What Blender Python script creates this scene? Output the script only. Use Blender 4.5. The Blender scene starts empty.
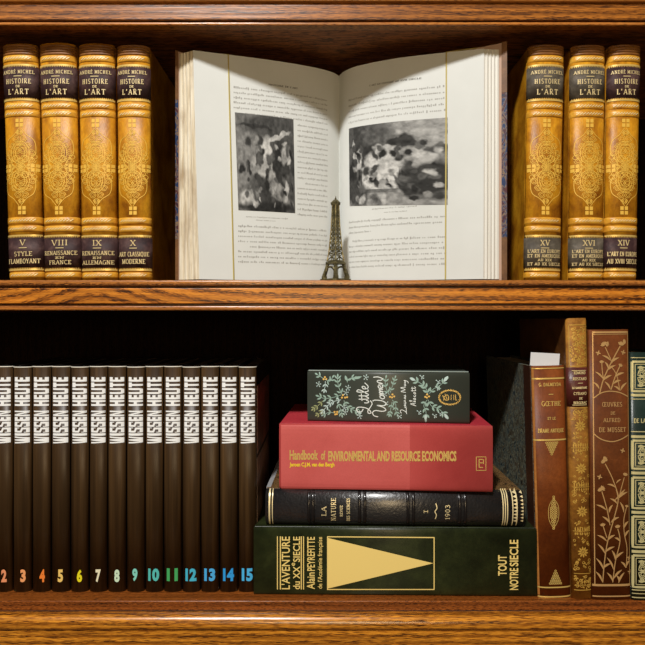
import bpy, bmesh, math, random
from mathutils import Vector, Matrix
random.seed(7)
SC = bpy.context.scene
COL = SC.collection

# ---------------------------------------------------------------- camera, world, lights, exposure
CAM_D = 0.70                 # camera stands 0.70 m in front of the shelf edges
FPX, CX, HY = 605.0, 322.5, 319.0
cam_data = bpy.data.cameras.new('camera')
cam_data.sensor_width = 36.0
cam_data.lens = FPX / 645.0 * 36.0
cam_data.shift_y = (HY - 322.5) / 645.0
cam_data.clip_start = 0.02
cam = bpy.data.objects.new('camera', cam_data)
cam.location = (0, -CAM_D, 0)
cam.rotation_euler = (math.pi / 2, 0, 0)
COL.objects.link(cam)
SC.camera = cam

world = bpy.data.worlds.new('dim_room')
SC.world = world
world.use_nodes = True
bg = world.node_tree.nodes['Background']
bg.inputs['Color'].default_value = (1.0, 0.86, 0.68, 1)
bg.inputs['Strength'].default_value = 0.05

def area_light(name, loc, target, size, power, color):
    d = bpy.data.lights.new(name, 'AREA')
    d.shape = 'DISK'; d.size = size; d.energy = power; d.color = color
    o = bpy.data.objects.new(name, d)
    o.location = loc
    v = Vector(target) - Vector(loc)
    o.rotation_euler = v.to_track_quat('-Z', 'Y').to_euler()
    COL.objects.link(o)
    return o
area_light('ceiling_spotlight', (-0.45, -1.48, 1.70), (0.0, 0.05, 0.0), 0.20, 60.0, (1.0, 0.985, 0.955))
area_light('warm_front_fill', (0.05, -2.6, 0.10), (0.0, 0.05, 0.0), 0.9, 19.0, (1.0, 0.74, 0.42))  # added fill, stands in for light bounced into the shelves

vs = SC.view_settings
vs.view_transform = 'Standard'; vs.look = 'None'; vs.gamma = 1.0; vs.use_curve_mapping = False
vs.exposure = 0.0

# ---------------------------------------------------------------- materials
def new_mat(name):
    m = bpy.data.materials.new(name); m.use_nodes = True
    nt = m.node_tree; b = nt.nodes['Principled BSDF']
    return m, nt, b

def oak_cathedral(name, dark, mid, light, centre, rise, spread, ring, swirl):
    """oak whose grain rises in arches round one place along the board and runs straight elsewhere"""
    m = oak(name, dark, mid, light, ring=ring, swirl=swirl)
    nt = m.node_tree
    w = next(n for n in nt.nodes if n.type == 'TEX_WAVE'); mp = w.inputs['Vector'].links[0].from_node
    tc = nt.nodes.new('ShaderNodeTexCoord'); sx = nt.nodes.new('ShaderNodeSeparateXYZ'); nt.links.new(tc.outputs['Object'], sx.inputs[0])
    def mth(op, a, b=None):
        n = nt.nodes.new('ShaderNodeMath'); n.operation = op
        for val, sock in ((a, n.inputs[0]), (b, n.inputs[1])):
            if val is None: continue
            if isinstance(val, (int, float)): sock.default_value = val
            else: nt.links.new(val, sock)
        return n.outputs[0]
    t = mth('MULTIPLY', mth('ADD', sx.outputs['X'], -centre), 1 / spread)
    g = mth('DIVIDE', rise, mth('ADD', 1.0, mth('MULTIPLY', t, t)))
    cb = nt.nodes.new('ShaderNodeCombineXYZ')
    nt.links.new(sx.outputs['X'], cb.inputs[0]); nt.links.new(sx.outputs['Y'], cb.inputs[1]); nt.links.new(mth('SUBTRACT', sx.outputs['Z'], g), cb.inputs[2])
    nt.links.new(cb.outputs[0], mp.inputs['Vector'])
    return m

def plain(name, col, rough=0.5, metal=0.0, coat=0.0):
    m, nt, b = new_mat(name)
    b.inputs['Base Color'].default_value = (*col, 1)
    b.inputs['Roughness'].default_value = rough
    b.inputs['Metallic'].default_value = metal
    b.inputs['Coat Weight'].default_value = coat
    return m

def coords(nt, scale, rand=True):
    tc = nt.nodes.new('ShaderNodeTexCoord')
    mp = nt.nodes.new('ShaderNodeMapping')
    mp.inputs['Scale'].default_value = scale
    nt.links.new(tc.outputs['Object'], mp.inputs['Vector'])
    if rand:
        oi = nt.nodes.new('ShaderNodeObjectInfo')
        ml = nt.nodes.new('ShaderNodeMath'); ml.operation = 'MULTIPLY'; ml.inputs[1].default_value = 37.0
        nt.links.new(oi.outputs['Random'], ml.inputs[0])
        cb = nt.nodes.new('ShaderNodeCombineXYZ')
        for k in range(3): nt.links.new(ml.outputs[0], cb.inputs[k])
        nt.links.new(cb.outputs[0], mp.inputs['Location'])
    return mp.outputs['Vector']

def noise(nt, vec, scale, detail=3.0, rough=0.55, dist=0.0):
    n = nt.nodes.new('ShaderNodeTexNoise')
    n.inputs['Scale'].default_value = scale; n.inputs['Detail'].default_value = detail
    n.inputs['Roughness'].default_value = rough; n.inputs['Distortion'].default_value = dist
    nt.links.new(vec, n.inputs['Vector'])
    return n.outputs['Fac']

def ramp(nt, fac, stops):
    r = nt.nodes.new('ShaderNodeValToRGB')
    e = r.color_ramp.elements
    while len(e) < len(stops): e.new(0.5)
    for k, (p, c) in enumerate(stops):
        e[k].position = p; e[k].color = (*c, 1)
    nt.links.new(fac, r.inputs['Fac'])
    return r.outputs['Color']

def mix(nt, fac, a, b, mode='MIX'):
    n = nt.nodes.new('ShaderNodeMix'); n.data_type = 'RGBA'; n.blend_type = mode
    for val, sock in ((fac, n.inputs[0]), (a, n.inputs[6]), (b, n.inputs[7])):
        if isinstance(val, (int, float)): sock.default_value = val
        elif isinstance(val, tuple): sock.default_value = (*val, 1)
        else: nt.links.new(val, sock)
    return n.outputs[2]

def bump(nt, b, h, strength, dist=0.001):
    n = nt.nodes.new('ShaderNodeBump')
    n.inputs['Strength'].default_value = strength; n.inputs['Distance'].default_value = dist
    nt.links.new(h, n.inputs['Height']); nt.links.new(n.outputs[0], b.inputs['Normal'])

def leather(name, dark, mid, light, scale=60, rough=0.42, bmp=0.25, coat=0.0, blotch=22, stretch=(1, 1, 1), spec=0.5, grain=0.5):
    m, nt, b = new_mat(name)
    v = coords(nt, stretch)
    n1 = noise(nt, v, blotch, 5, 0.62, 0.4)
    n2 = noise(nt, v, scale * 5, 3, 0.6)
    c = ramp(nt, n1, [(0.30, dark), (0.50, mid), (0.72, light)])
    c2 = ramp(nt, n2, [(0.30, (0.62, 0.62, 0.62)), (0.65, (1.1, 1.1, 1.1))])
    out = mix(nt, grain, c, c2, 'MULTIPLY')
    nt.links.new(out, b.inputs['Base Color'])
    b.inputs['Roughness'].default_value = rough
    b.inputs['Coat Weight'].default_value = coat
    b.inputs['Coat Roughness'].default_value = 0.25
    b.inputs['Specular IOR Level'].default_value = spec
    bump(nt, b, noise(nt, v, scale * 12, 2, 0.5), bmp, 0.0006)
    return m

def oak(name, dark, mid, light, ring=26.0, rough=0.36, swirl=9.0, stretch=0.10, axis='X', coat=0.05, swirl_scale=42.0, spec=.4):
    m, nt, b = new_mat(name)
    st = (stretch, 1, 1) if axis == 'X' else (1, 1, stretch)
    v = coords(nt, st, False)
    w = nt.nodes.new('ShaderNodeTexWave')
    w.wave_type = 'BANDS'; w.bands_direction = 'Z' if axis == 'X' else 'X'; w.wave_profile = 'SAW'
    w.inputs['Scale'].default_value = ring; w.inputs['Distortion'].default_value = swirl
    w.inputs['Detail'].default_value = 2.0; w.inputs['Detail Scale'].default_value = swirl_scale
    w.inputs['Detail Roughness'].default_value = 0.5
    nt.links.new(v, w.inputs['Vector'])
    sf = (5, 330, 330) if axis == 'X' else (330, 330, 5)
    v2 = coords(nt, sf, False)
    fine = noise(nt, v2, 1.0, 4, 0.65)
    sp = (9, 560, 560) if axis == 'X' else (560, 560, 9)
    v3 = coords(nt, sp, False)
    pore = noise(nt, v3, 1.0, 2, 0.5)
    c = ramp(nt, w.outputs['Fac'], [(0.0, mid), (0.30, light), (0.58, mid), (0.86, tuple(.35 * a + .65 * b for a, b in zip(mid, dark))), (1.0, tuple(.15 * a + .85 * b for a, b in zip(mid, dark)))])
    c = mix(nt, ramp(nt, fine, [(0.36, (.6, .6, .6)), (0.56, (0, 0, 0))]), c, tuple(x * 0.45 for x in mid))
    rm = ramp(nt, w.outputs['Fac'], [(0.35, (0, 0, 0)), (0.80, (1, 1, 1)), (1.0, (0.6, 0.6, 0.6))])
    pm = mix(nt, 0.44, ramp(nt, pore, [(0.30, (0, 0, 0)), (0.70, (1, 1, 1))]), rm)
    pm = ramp(nt, pm, [(0.56, (0, 0, 0)), (0.74, (0.92, 0.92, 0.92))])
    c = mix(nt, pm, c, dark)
    nt.links.new(c, b.inputs['Base Color'])
    b.inputs['Roughness'].default_value = rough
    b.inputs['Specular IOR Level'].default_value = spec
    b.inputs['Coat Weight'].default_value = coat; b.inputs['Coat Roughness'].default_value = 0.2
    bump(nt, b, fine, 0.35, 0.0008)
    return m

M = {}
M['oak'] = oak('oak', (0.030, 0.007, 0.002), (0.46, 0.130, 0.008), (0.76, 0.27, 0.018))
M['oak_rail'] = oak('oak_rail', (0.05, 0.014, 0.003), (0.46, 0.145, 0.010), (0.84, 0.35, 0.03), ring=40, swirl=7, stretch=.04, rough=.24, coat=.6)
M['oak_top'] = oak('oak_top', (0.03, 0.008, 0.003), (0.30, 0.095, 0.012), (0.48, 0.17, 0.022), ring=40, swirl=6, stretch=.05)
M['oak_red'] = oak('oak_red', (0.03, 0.007, 0.002), (0.24, 0.062, 0.010), (0.36, 0.105, 0.016), ring=40, rough=.3)
M['oak_under_lit'] = oak('oak_under_lit', (0.02, 0.006, 0.002), (0.26, 0.080, 0.018), (0.40, 0.14, 0.035), ring=14, rough=.5)  # lighter copy of the board oak, bounced light put into its colour
M['oak_lip'] = oak('oak_lip', (0.03, 0.009, 0.003), (0.36, 0.115, 0.020), (0.55, 0.21, 0.04), ring=40, swirl=5, coat=.35, rough=.28)
M['oak_board'] = oak('oak_board', (0.016, 0.005, 0.002), (0.10, 0.032, 0.009), (0.17, 0.06, 0.016), ring=26, swirl=6)
M['oak_dark'] = oak('oak_dark', (0.002, 0.001, 0.0006), (0.008, 0.003, 0.0012), (0.013, 0.005, 0.002), ring=22, axis='Z', rough=0.8, coat=0, spec=.05)  # dark back wood, blackened further to hold the recess shade
M['amber'] = leather('amber_leather', (0.24, 0.075, 0.004), (0.50, 0.205, 0.008), (0.72, 0.35, 0.018), scale=50, rough=0.42, bmp=0.3, blotch=34, stretch=(1.5, 1, .7), spec=.3)
M['amber_band'] = leather('amber_band', (0.46, 0.18, 0.012), (0.68, 0.33, 0.03), (0.80, 0.44, 0.05), scale=60, rough=0.36, bmp=0.5, blotch=60)
M['amber_cap'] = leather('dark_cap_leather', (0.13, 0.045, 0.010), (0.22, 0.085, 0.018), (0.32, 0.13, 0.03), scale=60, rough=0.5, bmp=0.5, blotch=60)
M['aubergine'] = leather('aubergine_label', (0.020, 0.009, 0.010), (0.045, 0.020, 0.020), (0.11, 0.06, 0.052), scale=60, rough=0.6, blotch=70, spec=.25)
M['slate_label'] = leather('faded_label', (0.05, 0.038, 0.028), (0.085, 0.07, 0.05), (0.16, 0.13, 0.10), scale=60, rough=0.6, blotch=70, spec=.25)
M['gold'] = plain('gold_tooling', (0.80, 0.56, 0.16), 0.33, 0.35)
M['tooling'] = plain('blind_gold_tooling', (0.80, 0.48, 0.07), 0.40, 0.1)
M['label_gold'] = plain('label_gold', (0.70, 0.55, 0.27), 0.45, 0.1)
M['pale_gold'] = plain('pale_gold', (0.86, 0.72, 0.40), 0.38, 0.2)
M['dim_gold'] = plain('worn_gold', (0.62, 0.42, 0.12), 0.4, 0.3)
M['bronze_gold'] = plain('bronze_gold', (0.60, 0.36, 0.14), 0.38, 0.3)
M['bright_yellow'] = plain('yellow_foil', (0.85, 0.60, 0.03), 0.4, 0.1)
M['green_gold'] = plain('straw_gold', (0.92, 0.70, 0.23), 0.42, 0.1)
M['cream_tooling'] = plain('cream_gold', (0.60, 0.54, 0.27), 0.4, 0.2)
M['rubbed_gold'] = plain('rubbed_gold', (0.58, 0.34, 0.06), 0.4, 0.2)
M['edge_page'] = leather('page_edges', (0.42, 0.33, 0.20), (0.56, 0.46, 0.31), (0.68, 0.60, 0.45), scale=30, rough=0.8, bmp=0.2, blotch=50)
M['brown_page'] = plain('dusty_page_edges', (0.10, 0.06, 0.035), 0.8)
M['jacket_brown'] = leather('dark_brown_spine', (0.024, 0.012, 0.004), (0.045, 0.023, 0.008), (0.085, 0.045, 0.016), scale=30, rough=0.38, bmp=0.12, blotch=14, stretch=(9, 1, .15), coat=.0, spec=.3)
M['jacket_black'] = plain('black_cover', (0.012, 0.010, 0.009), 0.35, coat=.2)
M['white_ink'] = plain('white_ink', (0.90, 0.92, 0.93), 0.5)
M['rim_highlight'] = plain('painted_edge_highlight', (0.72, 0.69, 0.60), 0.5)
M['deep_green'] = leather('deep_green_cloth', (0.009, 0.013, 0.003), (0.017, 0.023, 0.006), (0.030, 0.038, 0.010), scale=60, rough=0.42, bmp=0.25, blotch=30)
M['black_leather'] = leather('black_grained_leather', (0.006, 0.006, 0.007), (0.012, 0.011, 0.012), (0.022, 0.019, 0.018), scale=30, rough=0.42, bmp=1.0, spec=1.0, coat=.8)
M['black_band'] = plain('black_band', (0.010, 0.008, 0.008), 0.28, coat=.2)
M['red_cloth'] = leather('red_cloth', (0.45, 0.052, 0.050), (0.51, 0.066, 0.062), (0.56, 0.082, 0.078), scale=120, rough=0.55, bmp=0.15, blotch=12, grain=.18)
M['faded_red'] = leather('faded_red_cloth', (0.50, 0.072, 0.068), (0.555, 0.088, 0.082), (0.60, 0.105, 0.10), scale=120, rough=0.55, bmp=0.15, blotch=12, grain=.18)
M['red_top'] = leather('red_board', (0.44, 0.025, 0.04), (0.52, 0.035, 0.05), (0.58, 0.05, 0.06), scale=70, rough=0.5, bmp=0.2, blotch=18)
M['sage'] = plain('grey_green_cloth', (0.050, 0.058, 0.046), 0.42)
M['sage_highlight'] = plain('sage_ridge_highlight', (0.26, 0.31, 0.28), 0.4)
M['script_white'] = plain('script_white', (0.80, 0.86, 0.83), 0.5)
M['leaf_print'] = plain('leaf_print', (0.29, 0.44, 0.38), 0.5)
M['leaf_pale'] = plain('pale_leaf_print', (0.50, 0.66, 0.64), 0.5)
M['olive_print'] = plain('olive_leaf_print', (0.30, 0.34, 0.16), 0.5)
M['berry'] = plain('berry_print', (0.80, 0.50, 0.12), 0.4)
M['russet'] = leather('russet_leather', (0.115, 0.024, 0.004), (0.17, 0.040, 0.006), (0.23, 0.060, 0.010), scale=50, rough=0.46, bmp=0.3, blotch=20, spec=.3)
M['russet_joint'] = leather('rubbed_joint', (0.36, 0.13, 0.03), (0.44, 0.18, 0.04), (0.5, 0.22, 0.06), scale=60, rough=0.4, bmp=.3)
M['dark_russet'] = leather('dark_russet_leather', (0.035, 0.010, 0.005), (0.05, 0.016, 0.007), (0.075, 0.024, 0.010), scale=50, rough=0.45, bmp=0.2)
M['mahogany'] = leather('mahogany_leather', (0.085, 0.021, 0.004), (0.13, 0.034, 0.006), (0.18, 0.050, 0.010), scale=60, rough=0.48, bmp=0.3, blotch=24, spec=.3)
M['tan'] = leather('tan_calf', (0.16, 0.060, 0.010), (0.30, 0.125, 0.020), (0.44, 0.20, 0.030), scale=60, rough=0.42, bmp=0.35, blotch=70, spec=.35)
M['tan_side'] = leather('tan_calf_side', (0.07, 0.022, 0.006), (0.14, 0.05, 0.010), (0.22, 0.085, 0.018), scale=60, rough=0.4, bmp=0.35, blotch=30)
M['wine_label'] = leather('wine_label', (0.06, 0.010, 0.008), (0.09, 0.016, 0.012), (0.12, 0.025, 0.018), scale=60, rough=0.4)
M['bottle_green'] = leather('bottle_green_leather', (0.006, 0.014, 0.011), (0.010, 0.024, 0.018), (0.018, 0.034, 0.028), scale=60, rough=0.35, bmp=.2)
M['bookmark'] = plain('white_slip', (0.66, 0.67, 0.70), 0.7)
M['bronze'] = leather('antique_bronze', (0.05, 0.042, 0.018), (0.15, 0.125, 0.055), (0.40, 0.34, 0.16), scale=80, rough=0.30, bmp=.4, blotch=160)
M['bronze'].node_tree.nodes['Principled BSDF'].inputs['Metallic'].default_value = 0.55
M['elastic'] = plain('yellow_elastic', (0.44, 0.35, 0.09), 0.6)
M['ink'] = plain('printing_ink', (0.36, 0.36, 0.34), 0.8)
M['black_ink'] = plain('black_ink', (0.05, 0.045, 0.04), 0.8)
M['pink_board'] = plain('pastedown', (0.46, 0.30, 0.22), 0.7)

def paper_mat():
    m, nt, b = new_mat('old_paper')
    v = coords(nt, (1, 1, 1))
    n1 = noise(nt, v, 9, 4, 0.6)
    c = ramp(nt, n1, [(0.3, (0.62, 0.64, 0.62)), (0.7, (0.69, 0.71, 0.69))])
    nt.links.new(c, b.inputs['Base Color'])
    b.inputs['Roughness'].default_value = 0.75
    b.inputs['Specular IOR Level'].default_value = 0.25
    return m
M['paper'] = paper_mat()

def page_side_mat():
    m, nt, b = new_mat('fanned_page_edges')
    v = coords(nt, (1, 1, 0.03), False)
    n1 = noise(nt, v, 420, 4, 0.7)
    c = ramp(nt, n1, [(0.32, (0.40, 0.32, 0.20)), (0.46, (0.66, 0.58, 0.43)), (0.62, (0.78, 0.73, 0.61))])
    v2 = coords(nt, (1, 1, .35), False)
    c = mix(nt, ramp(nt, noise(nt, v2, 60, 4), [(0.5, (0, 0, 0)), (0.75, (0.7, 0.7, 0.7))]), c, (0.30, 0.20, 0.10))
    nt.links.new(c, b.inputs['Base Color']); b.inputs['Roughness'].default_value = 0.85
    bump(nt, b, n1, 0.6, 0.001)
    return m
M['page_side'] = page_side_mat()
M['corner_leather'] = leather('corner_leather', (0.10, 0.04, 0.012), (0.17, 0.075, 0.025), (0.24, 0.11, 0.04), scale=60, rough=.5)
def paper_edge_mat():
    m, nt, b = new_mat('white_page_edges')
    v = coords(nt, (1, 1, 0.01), False)
    n1 = noise(nt, v, 260, 2, 0.5)
    c = ramp(nt, n1, [(0.36, (0.40, 0.37, 0.31)), (0.44, (0.68, 0.66, 0.60)), (0.7, (0.74, 0.73, 0.68))])
    nt.links.new(c, b.inputs['Base Color']); b.inputs['Roughness'].default_value = 0.8
    return m
M['paper_edge'] = paper_edge_mat()

def marble_mat(name, base, veins, scale):
    m, nt, b = new_mat(name)
    v = coords(nt, (1, 1, .6))
    n1 = noise(nt, v, scale, 3, 0.6, 3.5)
    stops = [(0.30, base)]
    for k, c in enumerate(veins): stops.append((0.44 + 0.05 * k, c))
    stops.append((0.44 + 0.05 * len(veins) + .02, base))
    c = ramp(nt, n1, stops)
    nt.links.new(c, b.inputs['Base Color']); b.inputs['Roughness'].default_value = 0.45
    return m
M['marble_blue'] = marble_mat('blue_marbled_paper', (0.008, 0.012, 0.035), [(0.015, 0.04, 0.13), (0.26, 0.17, 0.08), (0.012, 0.02, 0.08), (0.10, 0.02, 0.01)], 70)
M['marble_dark'] = marble_mat('dark_marbled_paper', (0.006, 0.009, 0.012), [(0.05, 0.08, 0.09), (0.30, 0.30, 0.20), (0.012, 0.02, 0.03), (0.14, 0.11, 0.06)], 70)
M['marble_brown'] = marble_mat('brown_marbled_paper', (0.012, 0.006, 0.004), [(0.012, 0.006, 0.004), (0.36, 0.20, 0.06), (0.014, 0.007, 0.004), (0.25, 0.12, 0.05)], 130)

def attr_mat(name):
    m, nt, b = new_mat(name)
    a = nt.nodes.new('ShaderNodeAttribute'); a.attribute_name = 'ink'
    nt.links.new(a.outputs['Color'], b.inputs['Base Color'])
    b.inputs['Roughness'].default_value = 0.8; b.inputs['Specular IOR Level'].default_value = 0.1
    return m
M['halftone'] = attr_mat('halftone_print')

# ---------------------------------------------------------------- mesh helpers
class MB:
    def __init__(s): s.v = []; s.f = []; s.mi = []; s.mats = []; s.sm = []
    def face(s, idx, mi=0, smooth=False): s.f.append(idx); s.mi.append(mi); s.sm.append(smooth)
    def add(s, p): s.v.append(tuple(p)); return len(s.v) - 1
    def box(s, x0, x1, y0, y1, z0, z1, mi=0):
        b = len(s.v)
        for z in (z0, z1):
            for x, y in ((x0, y0), (x1, y0), (x1, y1), (x0, y1)): s.v.append((x, y, z))
        for f in ((3, 2, 1, 0), (4, 5, 6, 7), (0, 1, 5, 4), (1, 2, 6, 5), (2, 3, 7, 6), (3, 0, 4, 7)):
            s.face([b + k for k in f], mi)
    def prism(s, loop, axis, a0, a1, mi=0, smooth=False):
        """extrude a closed 2D loop along an axis: axis 'x' takes (y,z), axis 'z' takes (x,y), axis 'y' takes (x,z)"""
        n = len(loop); b = len(s.v)
        for a in (a0, a1):
            for p, q in loop:
                s.v.append({'x': (a, p, q), 'z': (p, q, a), 'y': (p, a, q)}[axis])
        for k in range(n):
            j = (k + 1) % n
            s.face([b + k, b + j, b + n + j, b + n + k], mi, smooth)
        s.face([b + k for k in range(n)][::-1], mi); s.face([b + n + k for k in range(n)], mi)
    def grid(s, fn, nu, nv, mi=0, smooth=True):
        b = len(s.v)
        for j in range(nv + 1):
            for i in range(nu + 1): s.v.append(tuple(fn(i / nu, j / nv)))
        for j in range(nv):
            for i in range(nu):
                k = b + j * (nu + 1) + i
                s.face([k, k + 1, k + nu + 2, k + nu + 1], mi, smooth)
    def rod(s, p, q, r, n=6, mi=0, r2=None):
        p, q = Vector(p), Vector(q); d = (q - p)
        if d.length < 1e-7: return
        d.normalize(); u = d.orthogonal().normalized(); w = d.cross(u); b = len(s.v); r2 = r if r2 is None else r2
        for c, rr in ((p, r), (q, r2)):
            for k in range(n):
                t = 2 * math.pi * k / n; s.v.append(tuple(c + u * (rr * math.cos(t)) + w * (rr * math.sin(t))))
        for k in range(n):
            j = (k + 1) % n; s.face([b + k, b + j, b + n + j, b + n + k], mi)
        s.face([b + k for k in range(n)][::-1], mi); s.face([b + n + k for k in range(n)], mi)
    def build(s, name, mats, parent=None, fix=True, bevel=0.0, seg=2):
        me = bpy.data.meshes.new(name)
        me.from_pydata(s.v, [], s.f)
        for m in (mats if isinstance(mats, (list, tuple)) else [mats]): me.materials.append(m)
        for p, k, sm in zip(me.polygons, s.mi, s.sm): p.material_index = k; p.use_smooth = sm
        if fix:
            bm = bmesh.new(); bm.from_mesh(me)
            bmesh.ops.recalc_face_normals(bm, faces=bm.faces); bm.to_mesh(me); bm.free()
        o = bpy.data.objects.new(name, me); COL.objects.link(o)
        if parent: o.parent = parent
        if bevel:
            md = o.modifiers.new('edge', 'BEVEL'); md.width = bevel; md.segments = seg; md.limit_method = 'ANGLE'; md.angle_limit = math.radians(50)
            for p in me.polygons: p.use_smooth = True
            wn = o.modifiers.new('wn', 'WEIGHTED_NORMAL')
        return o

def thing(name, label, cat, loc=(0, 0, 0), rot=(0, 0, 0), group=None):
    o = bpy.data.objects.new(name, None); COL.objects.link(o)
    o.location = loc; o.rotation_euler = rot; o.empty_display_size = 0.02
    o['label'] = label; o['category'] = cat
    if group: o['group'] = group
    return o

def ring(mb, loop_out, loop_in, axis, a0, a1):
    n = len(loop_out); b = len(mb.v)
    for a in (a0, a1):
        for lp in (loop_out, loop_in):
            for p, q in lp: mb.v.append({'x': (a, p, q), 'z': (p, q, a)}[axis])
    for k in range(n - 1):
        mb.face([b + k, b + k + 1, b + 2 * n + k + 1, b + 2 * n + k], 0, True)          # outer skin
        mb.face([b + n + k, b + n + k + 1, b + 3 * n + k + 1, b + 3 * n + k], 0, True)  # inner skin
        mb.face([b + k, b + k + 1, b + n + k + 1, b + n + k])
        mb.face([b + 2 * n + k, b + 2 * n + k + 1, b + 3 * n + k + 1, b + 3 * n + k])
    for k in (0, n - 1): mb.face([b + k, b + n + k, b + 3 * n + k, b + 2 * n + k])

# ---------------------------------------------------------------- lettering
def _arc(cx, cy, rx, ry, a0, a1, n=10):
    return [(cx + rx * math.cos(math.radians(a0 + (a1 - a0) * k / n)), cy + ry * math.sin(math.radians(a0 + (a1 - a0) * k / n))) for k in range(n + 1)]
_T, _t = 0.17, 0.10
def _glyphs():
    G = {}
    V = lambda x: ([(x, 0), (x, 1)], _T)
    H = lambda x0, x1, y: ([(x0, y), (x1, y)], _t)
    G['A'] = (.80, [([(.06, 0), (.40, 1)], _t), ([(.40, 1), (.74, 0)], _T), H(.18, .62, .34)], [(.06, 0), (.74, 0)])
    G['B'] = (.70, [V(.16), ([(.16, 1)] + _arc(.36, .76, .22, .24, 90, -90) + [(.16, .52)], _t), ([(.16, .52)] + _arc(.38, .26, .25, .26, 90, -90) + [(.16, 0)], _t)], [(.12, 0), (.12, 1)])
    G['C'] = (.74, [(_arc(.42, .5, .34, .5, 45, 315, 16), _t * 1.3)], [])
    G['D'] = (.80, [V(.16), ([(.16, 1)] + _arc(.34, .5, .38, .5, 90, -90, 14) + [(.16, 0)], _t * 1.2)], [(.12, 0), (.12, 1)])
    G['E'] = (.66, [V(.16), H(.16, .60, 1 - _t / 2), H(.16, .50, .52), H(.16, .62, _t / 2), ([(.58, 1), (.58, .8)], _t), ([(.60, 0), (.60, .2)], _t)], [(.10, 0), (.10, 1)])
    G['F'] = (.62, [V(.16), H(.16, .58, 1 - _t / 2), H(.16, .48, .52), ([(.56, 1), (.56, .8)], _t)], [(.16, 0), (.10, 1)])
    G['G'] = (.80, [(_arc(.42, .5, .34, .5, 50, 360, 18), _t * 1.3), ([(.72, 0), (.72, .44)], _T)], [(.72, .44)])
    G['H'] = (.84, [V(.18), V(.66), H(.18, .66, .52)], [(.18, 0), (.18, 1), (.66, 0), (.66, 1)])
    G['I'] = (.36, [V(.18)], [(.18, 0), (.18, 1)])
    G['J'] = (.5, [([(.32, 1), (.32, .2)] + _arc(.18, .2, .14, .2, 0, -150, 6), _T)], [(.32, 1)])
    G['L'] = (.62, [V(.16), H(.16, .58, _t / 2), ([(.56, 0), (.56, .22)], _t)], [(.16, 0), (.16, 1)])
    G['M'] = (.98, [([(.14, 0), (.16, 1)], _t), ([(.16, 1), (.48, .1)], _T), ([(.48, .1), (.80, 1)], _t), ([(.82, 1), (.82, 0)], _T)], [(.14, 0), (.82, 0), (.12, 1), (.84, 1)])
    G['N'] = (.84, [([(.16, 0), (.16, 1)], _t), ([(.16, 1), (.68, 0)], _T), ([(.68, 0), (.68, 1)], _t)], [(.16, 0), (.12, 1), (.68, 1)])
    G['O'] = (.82, [(_arc(.41, .5, .33, .5, 0, 360, 20), _t * 1.3)], [])
    G['P'] = (.66, [V(.16), ([(.16, 1)] + _arc(.36, .73, .24, .27, 90, -90) + [(.16, .46)], _t)], [(.16, 0), (.12, 1)])
    G['Q'] = (.82, [(_arc(.41, .5, .33, .5, 0, 360, 20), _t * 1.3), ([(.42, .1), (.74, -.14)], _t)], [])
    G['R'] = (.76, [V(.16), ([(.16, 1)] + _arc(.36, .75, .22, .25, 90, -90) + [(.16, .5)], _t), ([(.34, .5), (.66, 0)], _T)], [(.16, 0), (.12, 1), (.68, 0)])
    G['S'] = (.62, [(_arc(.30, .74, .20, .25, 30, 270, 10) + _arc(.31, .25, .23, .25, 90, -150, 10), _t * 1.3)], [])
    G['T'] = (.72, [V(.36), H(.05, .67, 1 - _t / 2), ([(.06, 1), (.06, .8)], _t), ([(.66, 1), (.66, .8)], _t)], [(.36, 0)])
    G['U'] = (.80, [([(.17, 1), (.17, .3)] + _arc(.40, .3, .23, .3, 180, 360, 8) + [(.63, 1)], _t * 1.3)], [(.17, 1), (.63, 1)])
    G['V'] = (.78, [([(.06, 1), (.40, 0)], _T), ([(.40, 0), (.72, 1)], _t)], [(.08, 1), (.70, 1)])
    G['X'] = (.78, [([(.08, 1), (.68, 0)], _T), ([(.08, 0), (.68, 1)], _t)], [(.1, 0), (.1, 1), (.66, 0), (.66, 1)])
    G['Y'] = (.76, [([(.06, 1), (.38, .46)], _T), ([(.68, 1), (.38, .46)], _t), ([(.38, .46), (.38, 0)], _T)], [(.08, 1), (.66, 1), (.38, 0)])
    G['0'] = (.62, [(_arc(.31, .5, .22, .5, 0, 360, 18), _t * 1.4)], [])
    G['1'] = (.4, [V(.2), ([(.2, 1), (.04, .8)], _t)], [(.2, 0)])
    G['3'] = (.6, [(_arc(.27, .76, .2, .24, 150, -90, 10) + _arc(.28, .26, .24, .26, 90, -150, 10), _t * 1.4)], [])
    G['9'] = (.62, [(_arc(.3, .7, .22, .3, 0, 360, 14), _t * 1.4), ([(.52, .7), (.50, .35), (.24, 0)], _t * 1.4)], [])
    G['É'] = (G['E'][0], G['E'][1] + [([(.28, 1.12), (.46, 1.3)], _t)], G['E'][2])
    G['Œ'] = (1.2, [(_arc(.41, .5, .33, .5, 40, 320, 16), _t * 1.3)] + [([(x + .55, y) for x, y in p], w) for p, w in G['E'][1]], [])
    G['.'] = (.28, [([(.12, 0), (.12, .16)], _T)], [])
    G["'"] = (.28, [([(.14, 1), (.10, .72)], _T)], [])
    G[' '] = (.40, [], [])
    return G
GLYPH = _glyphs()

def serif_polys(s, gap=0.10):
    """lettering as unit-height ribbons: list of (points, width); and the total advance"""
    out, x = [], 0.0
    for ch in s:
        w, strokes, serifs = GLYPH[ch]
        for pts, wd in strokes: out.append(([(x + p, q) for p, q in pts], wd))
        for p, q in serifs: out.append(([(x + p - .14, q + (_t / 2 if q < .5 else -_t / 2)), (x + p + .14, q + (_t / 2 if q < .5 else -_t / 2))], _t))
        x += w + gap
    return out, x - gap

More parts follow.
